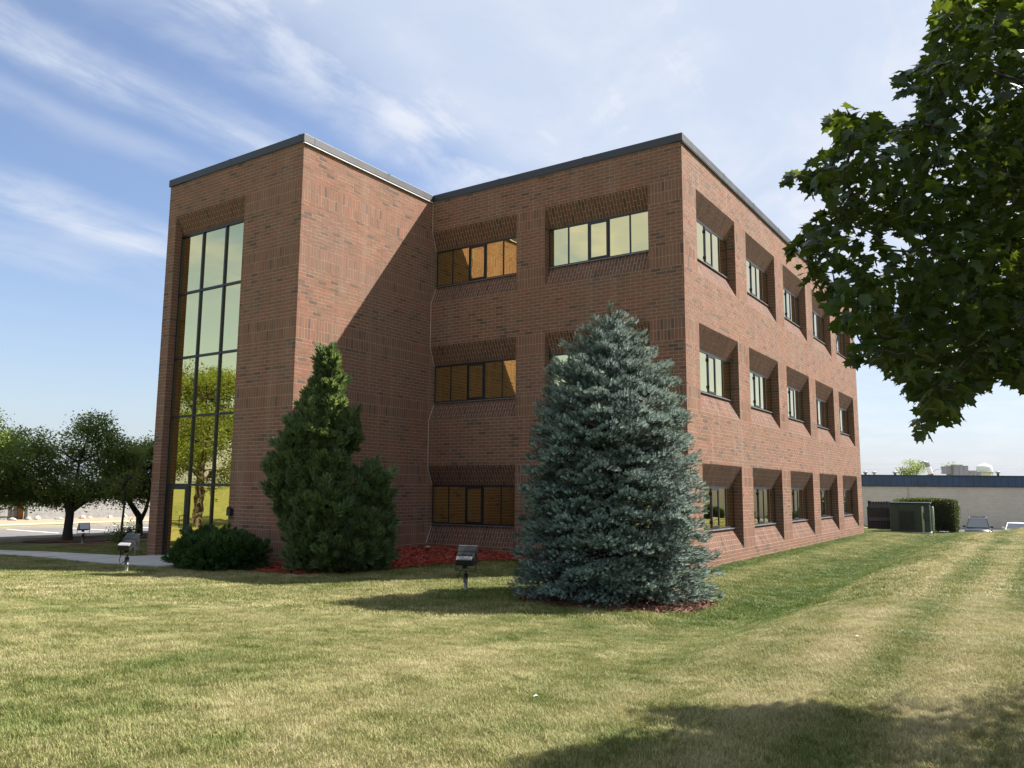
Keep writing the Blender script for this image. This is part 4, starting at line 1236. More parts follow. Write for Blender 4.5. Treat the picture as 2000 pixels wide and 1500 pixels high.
for nm_, mk, mt_ in (("needles", ~ST, M_SPRUCE), ("new_growth", ST, M_SPRUCE_NEW)):
    v_, f_ = scatter(*T_SHOOT, SC[mk], X[mk], Y[mk], Z[mk], SS[mk])
    o = link(nm_, mesh_from(nm_, v_, f_, mt_), sroot); o["kind"] = "stuff"
print("spruce shoots", len(SC))


# ------------------------------------------------------------------ juniper at the wing corner, yew at the entrance, clipped hedge
def lobes_plant(root, lobes, dens, size, mat, up=0.8, tmpl=T_SPRAY, shell=0.55, name="foliage", jit=0.10):
    C, D = [], []
    for (lx, ly, lz, ax, ay, az) in lobes:
        area = 4 * math.pi * (((ax * ay) ** 1.6 + (ax * az) ** 1.6 + (ay * az) ** 1.6) / 3) ** (1 / 1.6)
        n_ = int(area * dens)
        u = unit(n_)
        # small bulges so the outline is uneven
        bulge = 1 + jit * np.sin(u[:, 0] * 9 + lx * 5) * np.sin(u[:, 1] * 8 + ly * 3) + jit * 0.8 * np.sin(u[:, 2] * 13 + lx * 11 + u[:, 0] * 5)
        rad = (RNG.uniform(shell, 1.0, n_) ** 0.5) * bulge
        P_ = np.array([lx, ly, lz]) + u * rad[:, None] * np.array([ax, ay, az])
        nn = u / np.array([ax, ay, az]); nn /= np.linalg.norm(nn, axis=1, keepdims=True)
        C.append(P_); D.append(nn + np.array([0, 0, up]) + RNG.normal(size=(n_, 3)) * 0.35)
    C, D = np.concatenate(C), np.concatenate(D)
    k = C[:, 2] > 0.0
    C, D = C[k], D[k]
    X, Y, Z = frames(D, RNG.uniform(0, 6.28, len(C)))
    v_, f_ = scatter(*tmpl, C, X, Y, Z, RNG.uniform(0.7, 1.25, len(C)) * size)
    o = link(name, mesh_from(name, v_, f_, mat), root)
    o["kind"] = "stuff"
    return o


rd = Vector((math.cos(YAW), math.sin(YAW)))         # along the front of the planting
CED = (-7.30, -5.62)
croot = tree_root("juniper_tree", "tall irregular upright juniper at the corner of the projecting wing", "juniper", CED[0], CED[1])
csc = 80.0
lob = []
for (px, py, rx_, ry_, dp) in ((622, 708, 16, 40, 0), (620, 765, 27, 46, 0), (592, 800, 18, 36, .1), (636, 795, 20, 40, -.1), (668, 838, 17, 36, .1), (612, 845, 44, 56, 0), (572, 865, 30, 44, -.1), (548, 930, 30, 58, .1), (590, 930, 36, 56, -.15), (630, 915, 36, 60, -.1),
                                (575, 1000, 34, 56, .2), (630, 1000, 46, 64, -.35), (718, 975, 28, 66, .2), (738, 1035, 20, 52, .15), (700, 1040, 40, 56, -.1), (610, 1060, 40, 46, -.25), (665, 1075, 48, 34, -.35), (728, 1075, 26, 32, .0)):
    o_ = rd * ((px - 630) / csc)
    n2 = Vector((-rd.y, rd.x)) * dp
    lob.append((o_.x + n2.x, o_.y + n2.y, (1110 - py) / csc, rx_ / csc, rx_ / csc * 0.95, ry_ / csc))
lobes_plant(croot, lob, 400, 0.20, M_CEDAR, 1.0, shell=0.40, jit=0.22)
lobes_plant(croot, lob, 26, 0.34, M_CEDAR, 1.3, shell=0.9, jit=0.30, name="stray_shoots")
tb = MB(); tb.tube([(0, 0, -0.1), (0.03, 0.02, 1.5), (-0.05, 0, 3.2), (-0.1, -0.06, 5.0)], [0.12, 0.09, 0.05, 0.01], 8)
for k in range(12):
    l_ = lob[k]
    tb.tube(limb_pts((0, 0, max(0.2, l_[2] - 0.9)), l_[:3], 4), [0.035, 0.03, 0.022, 0.014, 0.008], 5)
tb.build("trunk", M_BARK2, croot, True)

yroot = tree_root("yew_bush", "low dark spreading yew bush beside the glass entrance", "bush", -10.0, -6.75)
ylob = [(-0.95, 0.05, 0.36, .50, .52, .40), (-0.5, -0.1, 0.46, .55, .58, .46), (0, 0, 0.46, .62, .60, .48), (0.5, 0.12, 0.42, .60, .55, .46), (0.98, 0.2, 0.40, .48, .48, .42), (0.2, -0.35, 0.34, .7, .45, .38), (-0.6, -0.35, 0.3, .6, .4, .34)]
lobes_plant(yroot, ylob, 560, 0.13, M_YEW, 0.55, shell=0.3, jit=0.14)
lobes_plant(yroot, ylob, 40, 0.24, M_YEW, 0.8, shell=0.9, jit=0.2, name="stray_shoots")
tb = MB()
for k in range(7): tb.tube(limb_pts((ylob[k][0] * .3, ylob[k][1] * .3, 0), ylob[k][:3], 4), [0.02, 0.018, 0.014, 0.01, 0.006], 5)
tb.build("stem", M_BARK2, yroot)
yroot.scale = (0.90, 0.90, 0.96)

hroot = tree_root("clipped_hedge", "dark clipped hedge block behind the green transformer", "hedge", 2.0, 30.2)
C, D = [], []
n_ = 15000
hw, hd, hh = 1.50, 1.1, 1.92
for k in range(n_):
    f_ = random.random()
    u, v_ = random.uniform(-1, 1), random.random()
    if f_ < 0.36: p_, d_ = (u * hw, -hd, v_ * hh), (0, -1, 0.3)
    elif f_ < 0.58: p_, d_ = (hw, u * hd, v_ * hh), (1, 0, 0.3)
    elif f_ < 0.72: p_, d_ = (-hw, u * hd, v_ * hh), (-1, 0, 0.3)
    else: p_, d_ = (u * hw, (2 * v_ - 1) * hd, hh), (0, 0, 1)
    zz = p_[2] / hh
    sh = 1 - 0.10 * (1 - zz) ** 2 - 0.10 * max(0, zz - 0.8) * 5 * 0.6
    C.append((p_[0] * sh + random.gauss(0, .035), p_[1] * sh + random.gauss(0, .035), p_[2] * (1 - 0.05 * abs(u) ** 4) + random.gauss(0, .03)))
    D.append(np.array(d_) + np.array([random.gauss(0, .5) for _ in range(3)]))
C, D = np.array(C), np.array(D)
hz_ = math.radians(32)
X, Y, Z = frames(D, RNG.uniform(0, 6.28, len(C)))
v_, f_ = scatter(*T_LEAF, C, X, Z, Y, RNG.uniform(0.05, 0.09, len(C)))
v_[:, 2] -= 0.16
o = link("foliage", mesh_from("foliage", v_, f_, M_HEDGE), hroot); o["kind"] = "stuff"
b = MB(); b.box(-hw * 0.86, -hd * 0.86, 0.1, hw * 0.86, hd * 0.86, hh * 0.93); b.build("inner_twigs", M_BARK2, hroot)
b = MB()
for k in range(5): b.tube([(-1.2 + 0.6 * k, random.uniform(-.5, .5), -0.25), (-1.2 + 0.6 * k, 0, 0.4)], 0.03, 6)
b.build("stem", M_BARK2, hroot)
hroot.rotation_euler = (0, 0, 0.25)


# ------------------------------------------------------------------ broadleaf trees
def broadleaf(name, label, cat, x, y, lumps, trunk, limbs, mat, leaf, nleaf, bark, sub=26, spread=0.22, group=None, z=None, droop=0.0, tmpl=T_LEAF):
    root = tree_root(name, label, cat, x, y, group, z)
    tb = MB()
    for pts, rr in trunk: tb.tube(pts, rr, 9)
    tb.build("trunk", bark, root, True)
    cents = []
    for (lx, ly, lz, ax, ay, az) in lumps:
        u = unit(sub)
        cents.append(np.array([lx, ly, lz]) + u * (RNG.uniform(0.3, 1.0, (sub, 1)) ** 0.5) * np.array([ax, ay, az]))
    cents = np.concatenate(cents)
    fork = np.array(limbs)
    br = MB()
    for k, l_ in enumerate(lumps):
        a = fork[np.argmin(np.linalg.norm(fork - np.array(l_[:3]), axis=1))]
        br.tube(limb_pts(a, l_[:3], 5, 0.10, 0.05), [0.055, 0.045, 0.035, 0.026, 0.018, 0.010], 6)
    for q in cents[::3]:
        k = np.argmin([np.linalg.norm(q - np.array(l_[:3])) for l_ in lumps])
        br.tube(limb_pts(lumps[k][:3], q, 3, 0.12), [0.016, 0.012, 0.008, 0.004], 4, False)
    br.build("branches", bark, root, True)
    per = max(1, nleaf // len(cents))
    C = np.repeat(cents, per, axis=0) + RNG.normal(size=(len(cents) * per, 3)) * spread * np.array([1, 1, 0.7])
    n_ = len(C)
    D = unit(n_) * 0.8 + np.array([0, 0, 0.8])
    X, Y, Z = frames(D, RNG.uniform(0, 6.28, n_))
    if droop: C[:, 2] -= droop * RNG.random(n_) ** 2
    v_, f_ = scatter(*tmpl, C, X, Y, Z, RNG.uniform(0.7, 1.3, n_) * leaf)
    o = link("foliage", mesh_from("foliage", v_, f_, mat), root)
    o["kind"] = "stuff"
    return root


def img_lumps(lst, px0, py0, sc):
    out = []
    for (px, py, rx_, ry_, dp) in lst:
        q = rd * ((px - px0) / sc) + Vector((-rd.y, rd.x)) * dp
        out.append((q.x, q.y, (py0 - py) / sc, rx_ / sc, rx_ / sc, ry_ / sc))
    return out


l1 = img_lumps([(20, 905, 52, 42, .3), (60, 870, 50, 34, -.4), (110, 905, 50, 42, .2), (95, 945, 60, 34, -.5), (150, 862, 52, 34, .3), (165, 832, 34, 24, 0), (205, 880, 38, 36, -.2), (185, 925, 48, 36, .5), (20, 950, 50, 34, -.3), (60, 965, 60, 24, .6), (150, 955, 50, 26, -.5), (225, 930, 30, 34, .1), (232, 895, 30, 30, .2), (-25, 930, 45, 45, 0), (-10, 890, 40, 36, .3), (75, 905, 48, 40, -.6), (45, 975, 50, 18, .2), (110, 975, 36, 16, .5), (195, 965, 40, 18, -.2), (-20, 970, 40, 22, .1)], 130, 1056, 47.6)
broadleaf("crabapple_tree", "spreading dark crabapple with a thick trunk beside the parking lot", "crabapple tree", -25.9, -2.3, l1,
          [([(0, 0, -0.1), (0.0, 0, 0.5), (0.0, 0.02, 1.1), (-0.12, -.05, 1.5), (-0.4, -0.2, 2.2)], [0.23, 0.17, 0.165, 0.13, 0.07]), ([(0.0, 0.02, 1.15), (0.55, 0.36, 1.62), (1.2, 0.8, 1.95), (1.6, 1.0, 2.4)], [0.10, 0.08, 0.06, 0.03]), ([(0, 0, 1.2), (0.1, .1, 2.2), (0.3, .1, 3.3)], [0.12, 0.08, 0.04])],
          [(-0.4, -0.2, 2.2), (1.2, .8, 1.95), (0.1, .1, 2.2), (0.3, .1, 3.2)], M_CRAB, 0.105, 44000, M_BARK2, 42, 0.20, "ornamental trees by the parking lot")
l2 = img_lumps([(262, 895, 42, 36, 0), (225, 905, 36, 40, .3), (290, 890, 36, 40, .4), (250, 940, 46, 38, -.3), (300, 935, 40, 44, .3), (215, 945, 28, 30, .4), (275, 968, 40, 22, -.4), (330, 910, 44, 44, .5)], 272, 1048, 43.6)
broadleaf("crabapple_tree", "crabapple with a forked trunk partly hidden behind the wing corner", "crabapple tree", -26.3, 1.05, l2,
          [([(0, 0, -0.1), (0, 0, 0.5), (-0.05, -.02, 0.9), (-0.55, -0.35, 1.7), (-0.9, -.5, 2.2)], [0.19, 0.15, 0.14, 0.10, 0.05]), ([(0, 0, 0.62), (0.2, 0.14, 1.2), (0.35, .25, 2.2)], [0.10, 0.08, 0.04])],
          [(-0.55, -0.35, 1.7), (0.2, .14, 1.3), (0.35, .25, 2.2)], M_CRAB, 0.105, 24000, M_BARK2, 42, 0.20, "ornamental trees by the parking lot")
l3 = img_lumps([(232, 960, 24, 22, 0), (205, 945, 22, 24, .2), (250, 935, 24, 24, -.2), (225, 1040, 16, 20, 0), (248, 1035, 13, 20, .1), (236, 1055, 18, 10, 0)], 236, 1062, 50.8)
broadleaf("crabapple_sapling", "thin young crabapple with suckers leafing at its foot", "sapling", -22.05, -2.25, l3,
          [([(0, 0, -0.1), (0.0, 0, 0.8), (0.03, 0.02, 1.6), (0, 0, 2.4)], [0.05, 0.045, 0.035, 0.012])],
          [(0, 0, 0.15), (0.02, 0, 1.6), (0.0, 0, 2.3)], M_CRAB, 0.075, 2300, M_BARK2, 22, 0.10, "ornamental trees by the parking lot")
l4 = [(random.gauss(0, 1.3), random.gauss(0, 1.3), 3.0 + random.gauss(0, .7), 1.1, 1.1, .8) for _ in range(11)]
broadleaf("crabapple_tree", "crabapple beside the walk whose crown touches its thick trunked neighbour", "crabapple tree", -27.2, -6.0 + 1.2, l4,
          [([(0, 0, -0.1), (0, 0, 0.6), (0.1, 0.0, 1.5), (0, .1, 2.4)], [0.2, 0.16, 0.13, 0.06])], [(0.1, 0, 1.5), (0, .1, 2.4)], M_CRAB, 0.105, 22000, M_BARK2, 36, 0.22, "ornamental trees by the parking lot")

# trees beyond the retaining wall
for i, (x, y, h, lab) in enumerate(((-55, -6, 5.0, "dark bushy tree behind the plank fence"), (-56, 1.5, 4.2, "small rounded tree behind the white guard rail"), (-60, 9, 5.0, "loose pale tree behind the block retaining wall"))):
    lm_ = [(random.gauss(0, h * .26), random.gauss(0, h * .30), h * .62 + random.gauss(0, h * .13), h * .22, h * .22, h * .18) for _ in range(11)]
    broadleaf("roadside_tree", lab, "tree", x, y, lm_, [([(0, 0, -.2), (0, 0, h * .3), (.1, 0, h * .6)], [.2, .15, .06])], [(0, 0, h * .3), (.1, 0, h * .6)], M_FARTREE, 0.17, 4200, M_BARK2, 22, 0.28, "trees beyond the parking lot")
# honey locusts across the walk, mirrored in the entrance glass
for i, (x, y, h, lab) in enumerate(((-25.5, -14.2, 7.6, "feathery yellow green locust mirrored in the entrance glass"), (-30.5, -17.5, 8.2, "taller locust standing behind its feathery neighbour"), (-21.0, -21.0, 6.6, "smaller locust on the front lawn near the street"), (-33.0, -13.5, 7.0, "locust at the parking lot edge beside the taller one"))):
    lm_ = []
    for _ in range(26):
        t_ = random.random()
        rr_ = h * 0.36 * (1 - 0.45 * t_)
        a_ = random.uniform(0, 6.28)
        lm_.append((math.cos(a_) * rr_ * random.uniform(.3, 1), math.sin(a_) * rr_ * random.uniform(.3, 1), h * (.29 + .66 * t_), h * .13, h * .13, h * .08))
    broadleaf("locust_tree", lab, "locust tree", x, y, lm_, [([(0, 0, -.2), (0, 0, h * .3), (.1, 0, h * .6), (.05, .1, h * .92)], [.15, .12, .07, .015])], [(0, 0, h * .3), (.1, 0, h * .55), (.05, .1, h * .8)], M_LOCUST, 0.12, 21000, M_BARK, 30, 0.26, "locust trees on the front lawn", droop=0.25)
# sunlit tree far behind the warehouse
lm_ = [(random.gauss(0, 2.0), random.gauss(0, 2.0), 6.9 + random.gauss(0, .6), 1.0, 1.0, .7) for _ in range(10)]
broadleaf("distant_tree", "pale sunlit tree top showing above the warehouse roof", "tree", -10.2, 125.9, lm_, [([(0, 0, -.2), (0, 0, 3), (.1, 0, 5)], [.25, .2, .1])], [(0, 0, 3), (.1, 0, 5)], M_LOCUST, 0.22, 2600, M_BARK, 20, 0.35)

# ------------------------------------------------------------------ floodlights on stakes
M_FIN = simple("bare_aluminium", (0.45, 0.45, 0.46), 0.5, 0.3, 0.15, 8)


def floodlight(label, x, y, aim, tilt, post=0.34, sc=1.0, visor=True):
    """aim: heading of the beam (radians from +x); the head faces up at tilt"""
    r = thing("floodlight", label, "floodlight", (x, y, ground(x, y)), aim - math.pi / 2, "floodlights on the lawn")
    r.scale = (sc, sc, sc)
    b = MB(); b.tube([(0, 0, -0.12), (0, 0, post - 0.12)], 0.038, 10); b.build("post", M_PVC, r, True)
    b = MB(); b.tube([(0, 0, post - 0.15), (0, 0, post + 0.02)], 0.050, 10); b.tube([(0, 0, post + 0.02), (0, 0, post + 0.06)], 0.022, 8); b.build("collar", M_BLACK, r, True)
    yk = MB()
    hz0 = post + 0.065
    w2 = 0.215
    yk.box(-w2 - 0.006, -0.018, hz0 - 0.008, w2 + 0.006, 0.018, hz0 + 0.008)
    for s in (-1, 1): yk.box(s * w2 - 0.006, -0.018, hz0 + 0.008, s * w2 + 0.006, 0.018, hz0 + 0.22)
    yk.build("yoke", M_BLACK, r)
    T = Matrix.Translation((0, 0, hz0 + 0.22)) @ Matrix.Rotation(tilt, 4, 'X') @ Matrix.Scale(0.9, 4)
    # head: local +y is the beam
    hd = MB()
    w_ = 0.195
    P0 = [(-w_, -0.14, -0.070), (w_, -0.14, -0.070), (w_, -0.14, 0.060), (-w_, -0.14, 0.060)]
    P1 = [(-w_ - 0.015, 0.10, -0.15), (w_ + 0.015, 0.10, -0.15), (w_ + 0.015, 0.10, 0.15), (-w_ - 0.015, 0.10, 0.15)]
    hd.v += [tuple(T @ Vector(p)) for p in P0 + P1]
    hd.f += [(3, 2, 1, 0), (4, 5, 6, 7), (0, 1, 5, 4), (1, 2, 6, 5), (2, 3, 7, 6), (3, 0, 4, 7)]
    hd.box(-w_ - 0.022, 0.10, -0.158, w_ + 0.022, 0.128, 0.158, T)
    hd.box(-w_ - 0.01, -0.165, -0.045, w_ + 0.01, -0.141, 0.015, T)
    ho = hd.build("lamp_head", M_BLACK, r)
    sl_ = math.atan2(0.09, 0.24)
    TT = T @ Matrix.Translation((0, -0.14, 0.060)) @ Matrix.Rotation(sl_, 4, 'X')
    for k in range(11):                                   # two rows of cooling fins on the sloping back
        x_ = -0.175 + 0.035 * k
        f = MB(); f.box(x_ - 0.007, 0.008, 0.001, x_ + 0.007, 0.105, 0.030, TT); f.build("cooling_fin", M_FIN, ho)
        f = MB(); f.box(x_ - 0.007, 0.125, 0.001, x_ + 0.007, 0.205, 0.024, TT); f.build("cooling_fin", M_BLACK, ho)
    f = MB(); f.box(-w_ + 0.005, 0.1285, -0.14, w_ - 0.005, 0.134, 0.14, T); f.build("lens", M_LENS, ho)
    f = MB(); f.box(-0.05, -0.165, -0.125, 0.05, -0.06, -0.087, T); f.build("wiring_box", M_BLACK, ho)
    if visor:
        v = MB()
        TV = T @ Matrix.Translation((0, 0.128, 0.158)) @ Matrix.Rotation(math.radians(24), 4, 'X')
        v.box(-w_ - 0.03, 0.0, 0.0, w_ + 0.03, 0.15, 0.006, TV)
        for s in (-1, 1):
            pl = [T @ Vector((s * (w_ + 0.024), 0.129, -0.15)), TV @ Vector((s * (w_ + 0.028), 0.0, -0.001)), TV @ Vector((s * (w_ + 0.030), 0.149, -0.001))]
            pr = [p + Vector((-s * 0.005, 0, 0)) for p in pl]
            bs = len(v.v)
            v.v += [tuple(p) for p in pl + pr]
            v.f += [(bs, bs + 1, bs + 2), (bs + 5, bs + 4, bs + 3), (bs, bs + 2, bs + 5, bs + 3), (bs + 1, bs, bs + 3, bs + 4), (bs + 2, bs + 1, bs + 4, bs + 5)]
        v.build("glare_shield", M_BLACK, ho)
        f = MB(); f.box(-w_ - 0.031, 0.150, -0.002, w_ + 0.031, 0.156, 0.009, TV); f.build("shield_lip", M_FIN, ho)
    cb_ = MB()
    p0 = tuple(T @ Vector((-0.03, -0.15, -0.12)))
    cb_.tube([p0, (-0.06, -0.12, hz0 + 0.02), (-0.14, -0.10, hz0 - 0.10), (-0.13, -0.06, post - 0.16), (-0.045, -0.02, post - 0.07)], 0.009, 6)
    cb_.build("cable", M_BLACK, r, True)
    return r


floodlight("black floodlight on a short post between the red mulch and the spruce", -2.31, -6.43, math.radians(108), math.radians(24))
floodlight("black floodlight with an open shield standing by the concrete walk", -10.9, -8.6, math.radians(104), math.radians(22))
floodlight("small floodlight on the mulch in front of the thick crabapple trunk", -22.85, -3.3, math.radians(-12), math.radians(28), 0.36, 1.0, False)

# ------------------------------------------------------------------ transformer, bollards, fence enclosure
M_GREEN = simple("transformer_green", (0.014, 0.030, 0.022), 0.42, 0, 0.15, 2.0)
M_PALEGREEN = simple("bollard_green", (0.34, 0.42, 0.32), 0.55, 0, 0.12, 4.0)
tr = thing("transformer", "dark green pad mounted transformer with cooling fins behind the building", "transformer", (1.72, 26.6, ground(1.7, 26.6)), 0.06)
b = MB(); b.box(-0.98, -0.75, -0.25, 0.98, 0.75, 0.06); b.build("pad", M_PATH, tr)
b = MB(); b.box(-0.92, -0.62, 0.06, 0.92, 0.66, 1.50); b.build("cabinet", M_GREEN, tr, bevel=0.015)
b = MB(); b.box(-0.97, -0.70, 1.505, 0.97, 0.72, 1.56, taper=0.985); b.build("lid", M_GREEN, tr, bevel=0.01)
for k in range(9):
    b = MB(); x_ = -0.46 + 0.085 * k; b.box(x_ - 0.012, -0.72, 0.22, x_ + 0.012, -0.621, 1.12); b.build("cooling_fin", M_GREEN, tr)
for x_ in (-0.52, -0.05, 0.36): 
    b = MB(); b.box(x_ - 0.008, -0.634, 0.07, x_ + 0.008, -0.6205, 1.49); b.build("panel_seam", M_GREEN, tr)
b = MB(); b.box(0.62, -0.70, 0.72, 0.86, -0.621, 1.05); b.build("meter_box", M_GREEN, tr, bevel=0.01)
for lab, x, y in (("pale green steel bollard before the transformer meter box", 2.36, 26.05), ("pale green steel bollard at the transformer corner beside the hedge", 2.78, 26.35)):
    r = thing("bollard", lab, "bollard", (x, y, ground(x, y)), 0, "bollards guarding the transformer")
    b = MB(); b.lathe([(0.0, -0.2), (0.06, -0.2), (0.06, 1.38), (0.045, 1.42), (0.0, 1.44)], n=14); b.build("post", M_PALEGREEN, r, True)
    b = MB(); b.lathe([(0.062, 0.0), (0.085, 0.0), (0.075, 0.05), (0.0601, 0.06)], n=14); b.build("footing", M_PATH, r)
M_FRAIL = simple("grey_stained_rail", (0.045, 0.045, 0.055), 0.7, 0, 0.2, 6)
M_FENCE = simple("black_stained_timber", (0.016, 0.015, 0.018), 0.75, 0, 0.3, 8)


def board_fence(label, x, y, rz, n, hgt, bw_, rails, z0=0.0):
    r = thing("board_fence", label, "fence", (x, y, ground(x, y) + z0), rz, "black board fence panels")
    for k in range(n):
        b = MB(); b.box(k * (bw_ + 0.012), -0.01, 0.04, k * (bw_ + 0.012) + bw_, 0.012, hgt + random.uniform(-0.012, 0.012)); b.build("board", M_FENCE, r)
    L = n * (bw_ + 0.012)
    for z_ in rails:
        b = MB(); b.box(0, -0.055, z_, L, -0.011, z_ + 0.2); b.build("rail", M_FRAIL, r)
    for x_ in (0.0, L):
        b = MB(); b.box(x_ - 0.05, 0.013, -0.3, x_ + 0.05, 0.11, hgt + 0.05); b.build("post", M_FENCE, r)
    return r


board_fence("low black board fence with a wide middle rail beside the brick corner", -0.75, 29.2, 0.42, 16, 1.22, 0.14, (0.48,))
board_fence("taller black board fence standing behind the transformer", -1.1, 31.6, 0.42, 22, 1.62, 0.14, (0.3, 1.25))

# ------------------------------------------------------------------ warehouse behind
fwd2 = Vector((-math.sin(YAW), math.cos(YAW), 0)); rgt = Vector((math.cos(YAW), math.sin(YAW), 0))
mt, t = new_mat("painted_block")
tcn = t.n('ShaderNodeTexCoord').outputs['Object']
sp_ = t.n('ShaderNodeSeparateXYZ'); t.put(sp_.inputs[0], tcn)
cbx = t.n('ShaderNodeCombineXYZ'); t.put(cbx.inputs[0], sp_.outputs[0]); t.put(cbx.inputs[1], sp_.outputs[2])
br_ = t.n('ShaderNodeTexBrick')
t.put(br_.inputs['Vector'], cbx.outputs[0])
br_.inputs['Scale'].default_value = 1.0
br_.inputs['Brick Width'].default_value = 0.4
br_.inputs['Row Height'].default_value = 0.2
br_.inputs['Mortar Size'].default_value = 0.008
br_.inputs['Color1'].default_value = (0.47, 0.425, 0.35, 1)
br_.inputs['Color2'].default_value = (0.52, 0.47, 0.39, 1)
br_.inputs['Mortar'].default_value = (0.34, 0.31, 0.28, 1)
stn = t.noise(tcn, 0.35, 4, 0.6)
M_BLOCK = finish(mt, t, pbsdf(t, t.mix(t.maprange(stn, 0.35, 0.75, 0, 0.25), br_.outputs[0], (0.33, 0.30, 0.26)), 0.9, 0, t.bump(br_.outputs[1], 0.5, 0.004), 0.2))
M_BLUE = simple("blue_fascia", (0.022, 0.048, 0.095), 0.5, 0.0, 0.22, 0.6)
M_RTU = simple("rooftop_unit_paint", (0.25, 0.24, 0.23), 0.6, 0.1, 0.15, 1.0)
M_WHITE = simple("white_paint", (0.74, 0.75, 0.76), 0.5, 0, 0.06, 0.5)
wo_ = CAM + fwd2 * 85 + rgt * 24
GZ = -2.16
wh = thing("warehouse", "low beige block warehouse with a dark blue metal fascia", "warehouse", (wo_.x, wo_.y, GZ), YAW + 0.02)
WL = 84.0
b = MB(); b.box(0, 0, -0.3, WL, 30, 5.2); b.build("wall", M_BLOCK, wh)
fp = MB(); fp.box(0.0, -0.14, 4.50, 0.725, -0.02, 5.56); fp.box(0.725, -0.16, 4.50, 0.75, -0.02, 5.56)
fme = mesh_from("fascia_panel", fp.v, fp.f, M_BLUE)
for k in range(int(WL / 0.752)):
    link("fascia_panel", fme, wh, (k * 0.752, random.uniform(-0.004, 0.004), 0))
b = MB(); b.box(-0.1, -0.2, 5.562, WL + 0.1, 0.4, 5.66); b.build("fascia_cap", M_BLACK, wh)
b = MB(); b.box(-0.1, -0.15, 4.42, WL + 0.1, 0.0, 4.498); b.build("drip_trim", M_BLACK, wh)
b = MB(); b.box(0, 0.41, 5.201, WL, 30, 5.35); b.build("roof", M_ROOF, wh)
for x_ in (18.5, 33.0, 47.5):
    b = MB(); b.tube([(x_, -0.05, 0), (x_, -0.05, 4.4)], 0.045, 6); b.build("downpipe", M_BLOCK, wh)


def wpos(px, depth, z):
    """place on the warehouse roof by distance along it"""
    q = CAM + fwd2 * depth + rgt * ((px - 1000) / FPX * depth)
    return (q.x, q.y, z)


RZ = GZ + 5.35
def rtu(label, loc, w, d, h, side):
    r = thing("rooftop_unit", label, "air conditioner", loc, YAW + 0.05, "units on the warehouse roof")
    b = MB(); b.box(-w * .46, -d * .46, 0, w * .46, d * .46, 0.32); b.build("roof_curb", M_WHITE, r)
    b = MB(); b.box(-w / 2, -d / 2, 0.32, w / 2, d / 2, h); b.build("cabinet", M_RTU, r, bevel=0.02)
    b = MB(); b.box(-w * .50 - side, -d * .3, h * .40, -w * .50 - 0.003, d * .3, h * .94); b.build("intake_hood", M_RTU, r)
    for k in range(3):
        b = MB(); x0 = -w * .44 + k * w * .31; b.box(x0, -d / 2 - 0.03, 0.42, x0 + w * .27, -d / 2 - 0.002, h - 0.12); b.build("access_panel", M_RTU, r)
    for k in range(2):
        b = MB(); b.lathe([(0.0, 0), (0.32, 0), (0.32, 0.10), (0.26, 0.12), (0.0, 0.12)], (w * (-.2 + .42 * k), 0, h), 12); b.build("fan_guard", M_BLACK, r)
    return r
rtu("large grey rooftop unit with an intake hood on the warehouse", wpos(1866, 94, RZ), 1.75, 1.6, 1.62, 0.75)
rtu("smaller grey rooftop unit beside the large one on the warehouse", wpos(1894, 97, RZ), 1.5, 1.4, 1.02, 0.12)
for i, (px, lab, h) in enumerate(((1687.5, "squat roof vent nearest the brick corner", .62), (1704.5, "slim capped roof pipe beside the squat vent", .6), (1745, "dark turbine vent before the pale tree top", .62), (1945, "dark flue cap right of the water tower", .72))):
    r = thing("roof_vent", lab, "roof vent", wpos(px, 91, RZ), 0, "vents on the warehouse roof")
    b = MB(); b.lathe([(0.0, 0), (0.13, 0), (0.13, h), (0, h)], n=10); b.build("pipe", M_BLACK if i != 1 else M_RTU, r)
    b = MB(); b.lathe([(0.0, 0), (0.24, 0), (0.26, 0.14), (0.1, 0.22), (0, 0.22)], (0, 0, h), 10); b.build("cap", M_RTU, r)
# tilted boom showing over the roof
bp = Vector(wpos(1834, 120, 2.5))
r = thing("crane_boom", "tilted white boom with a red band rising behind the warehouse", "boom", (bp.x, bp.y, GZ), YAW)
a0, a1 = Vector((0.55, 0, 0.0)), Vector((-2.05, 0, 8.25))
def bseg(s0, s1, rr, mt_, nm):
    b = MB(); p, q = a0.lerp(a1, s0), a0.lerp(a1, s1); b.tube([tuple(p), tuple(q)], rr, 10); b.build(nm, mt_, r)
M_REDP = simple("red_band_paint", (0.25, 0.06, 0.05), 0.5)
bseg(0, 0.74, 0.34, M_WHITE, "boom_tube"); bseg(0.74, 0.80, 0.345, M_REDP, "red_band"); bseg(0.80, 0.93, 0.34, M_WHITE, "boom_tube"); bseg(0.93, 1.0, 0.36, M_RTU, "boom_head")
b = MB(); b.tube([tuple(a1), tuple(a1 + Vector((-0.5, 0, 0.12))), tuple(a1 + Vector((-0.95, 0, -0.02)))], [0.2, 0.2, 0.12], 8); b.build("spout", M_RTU, r)
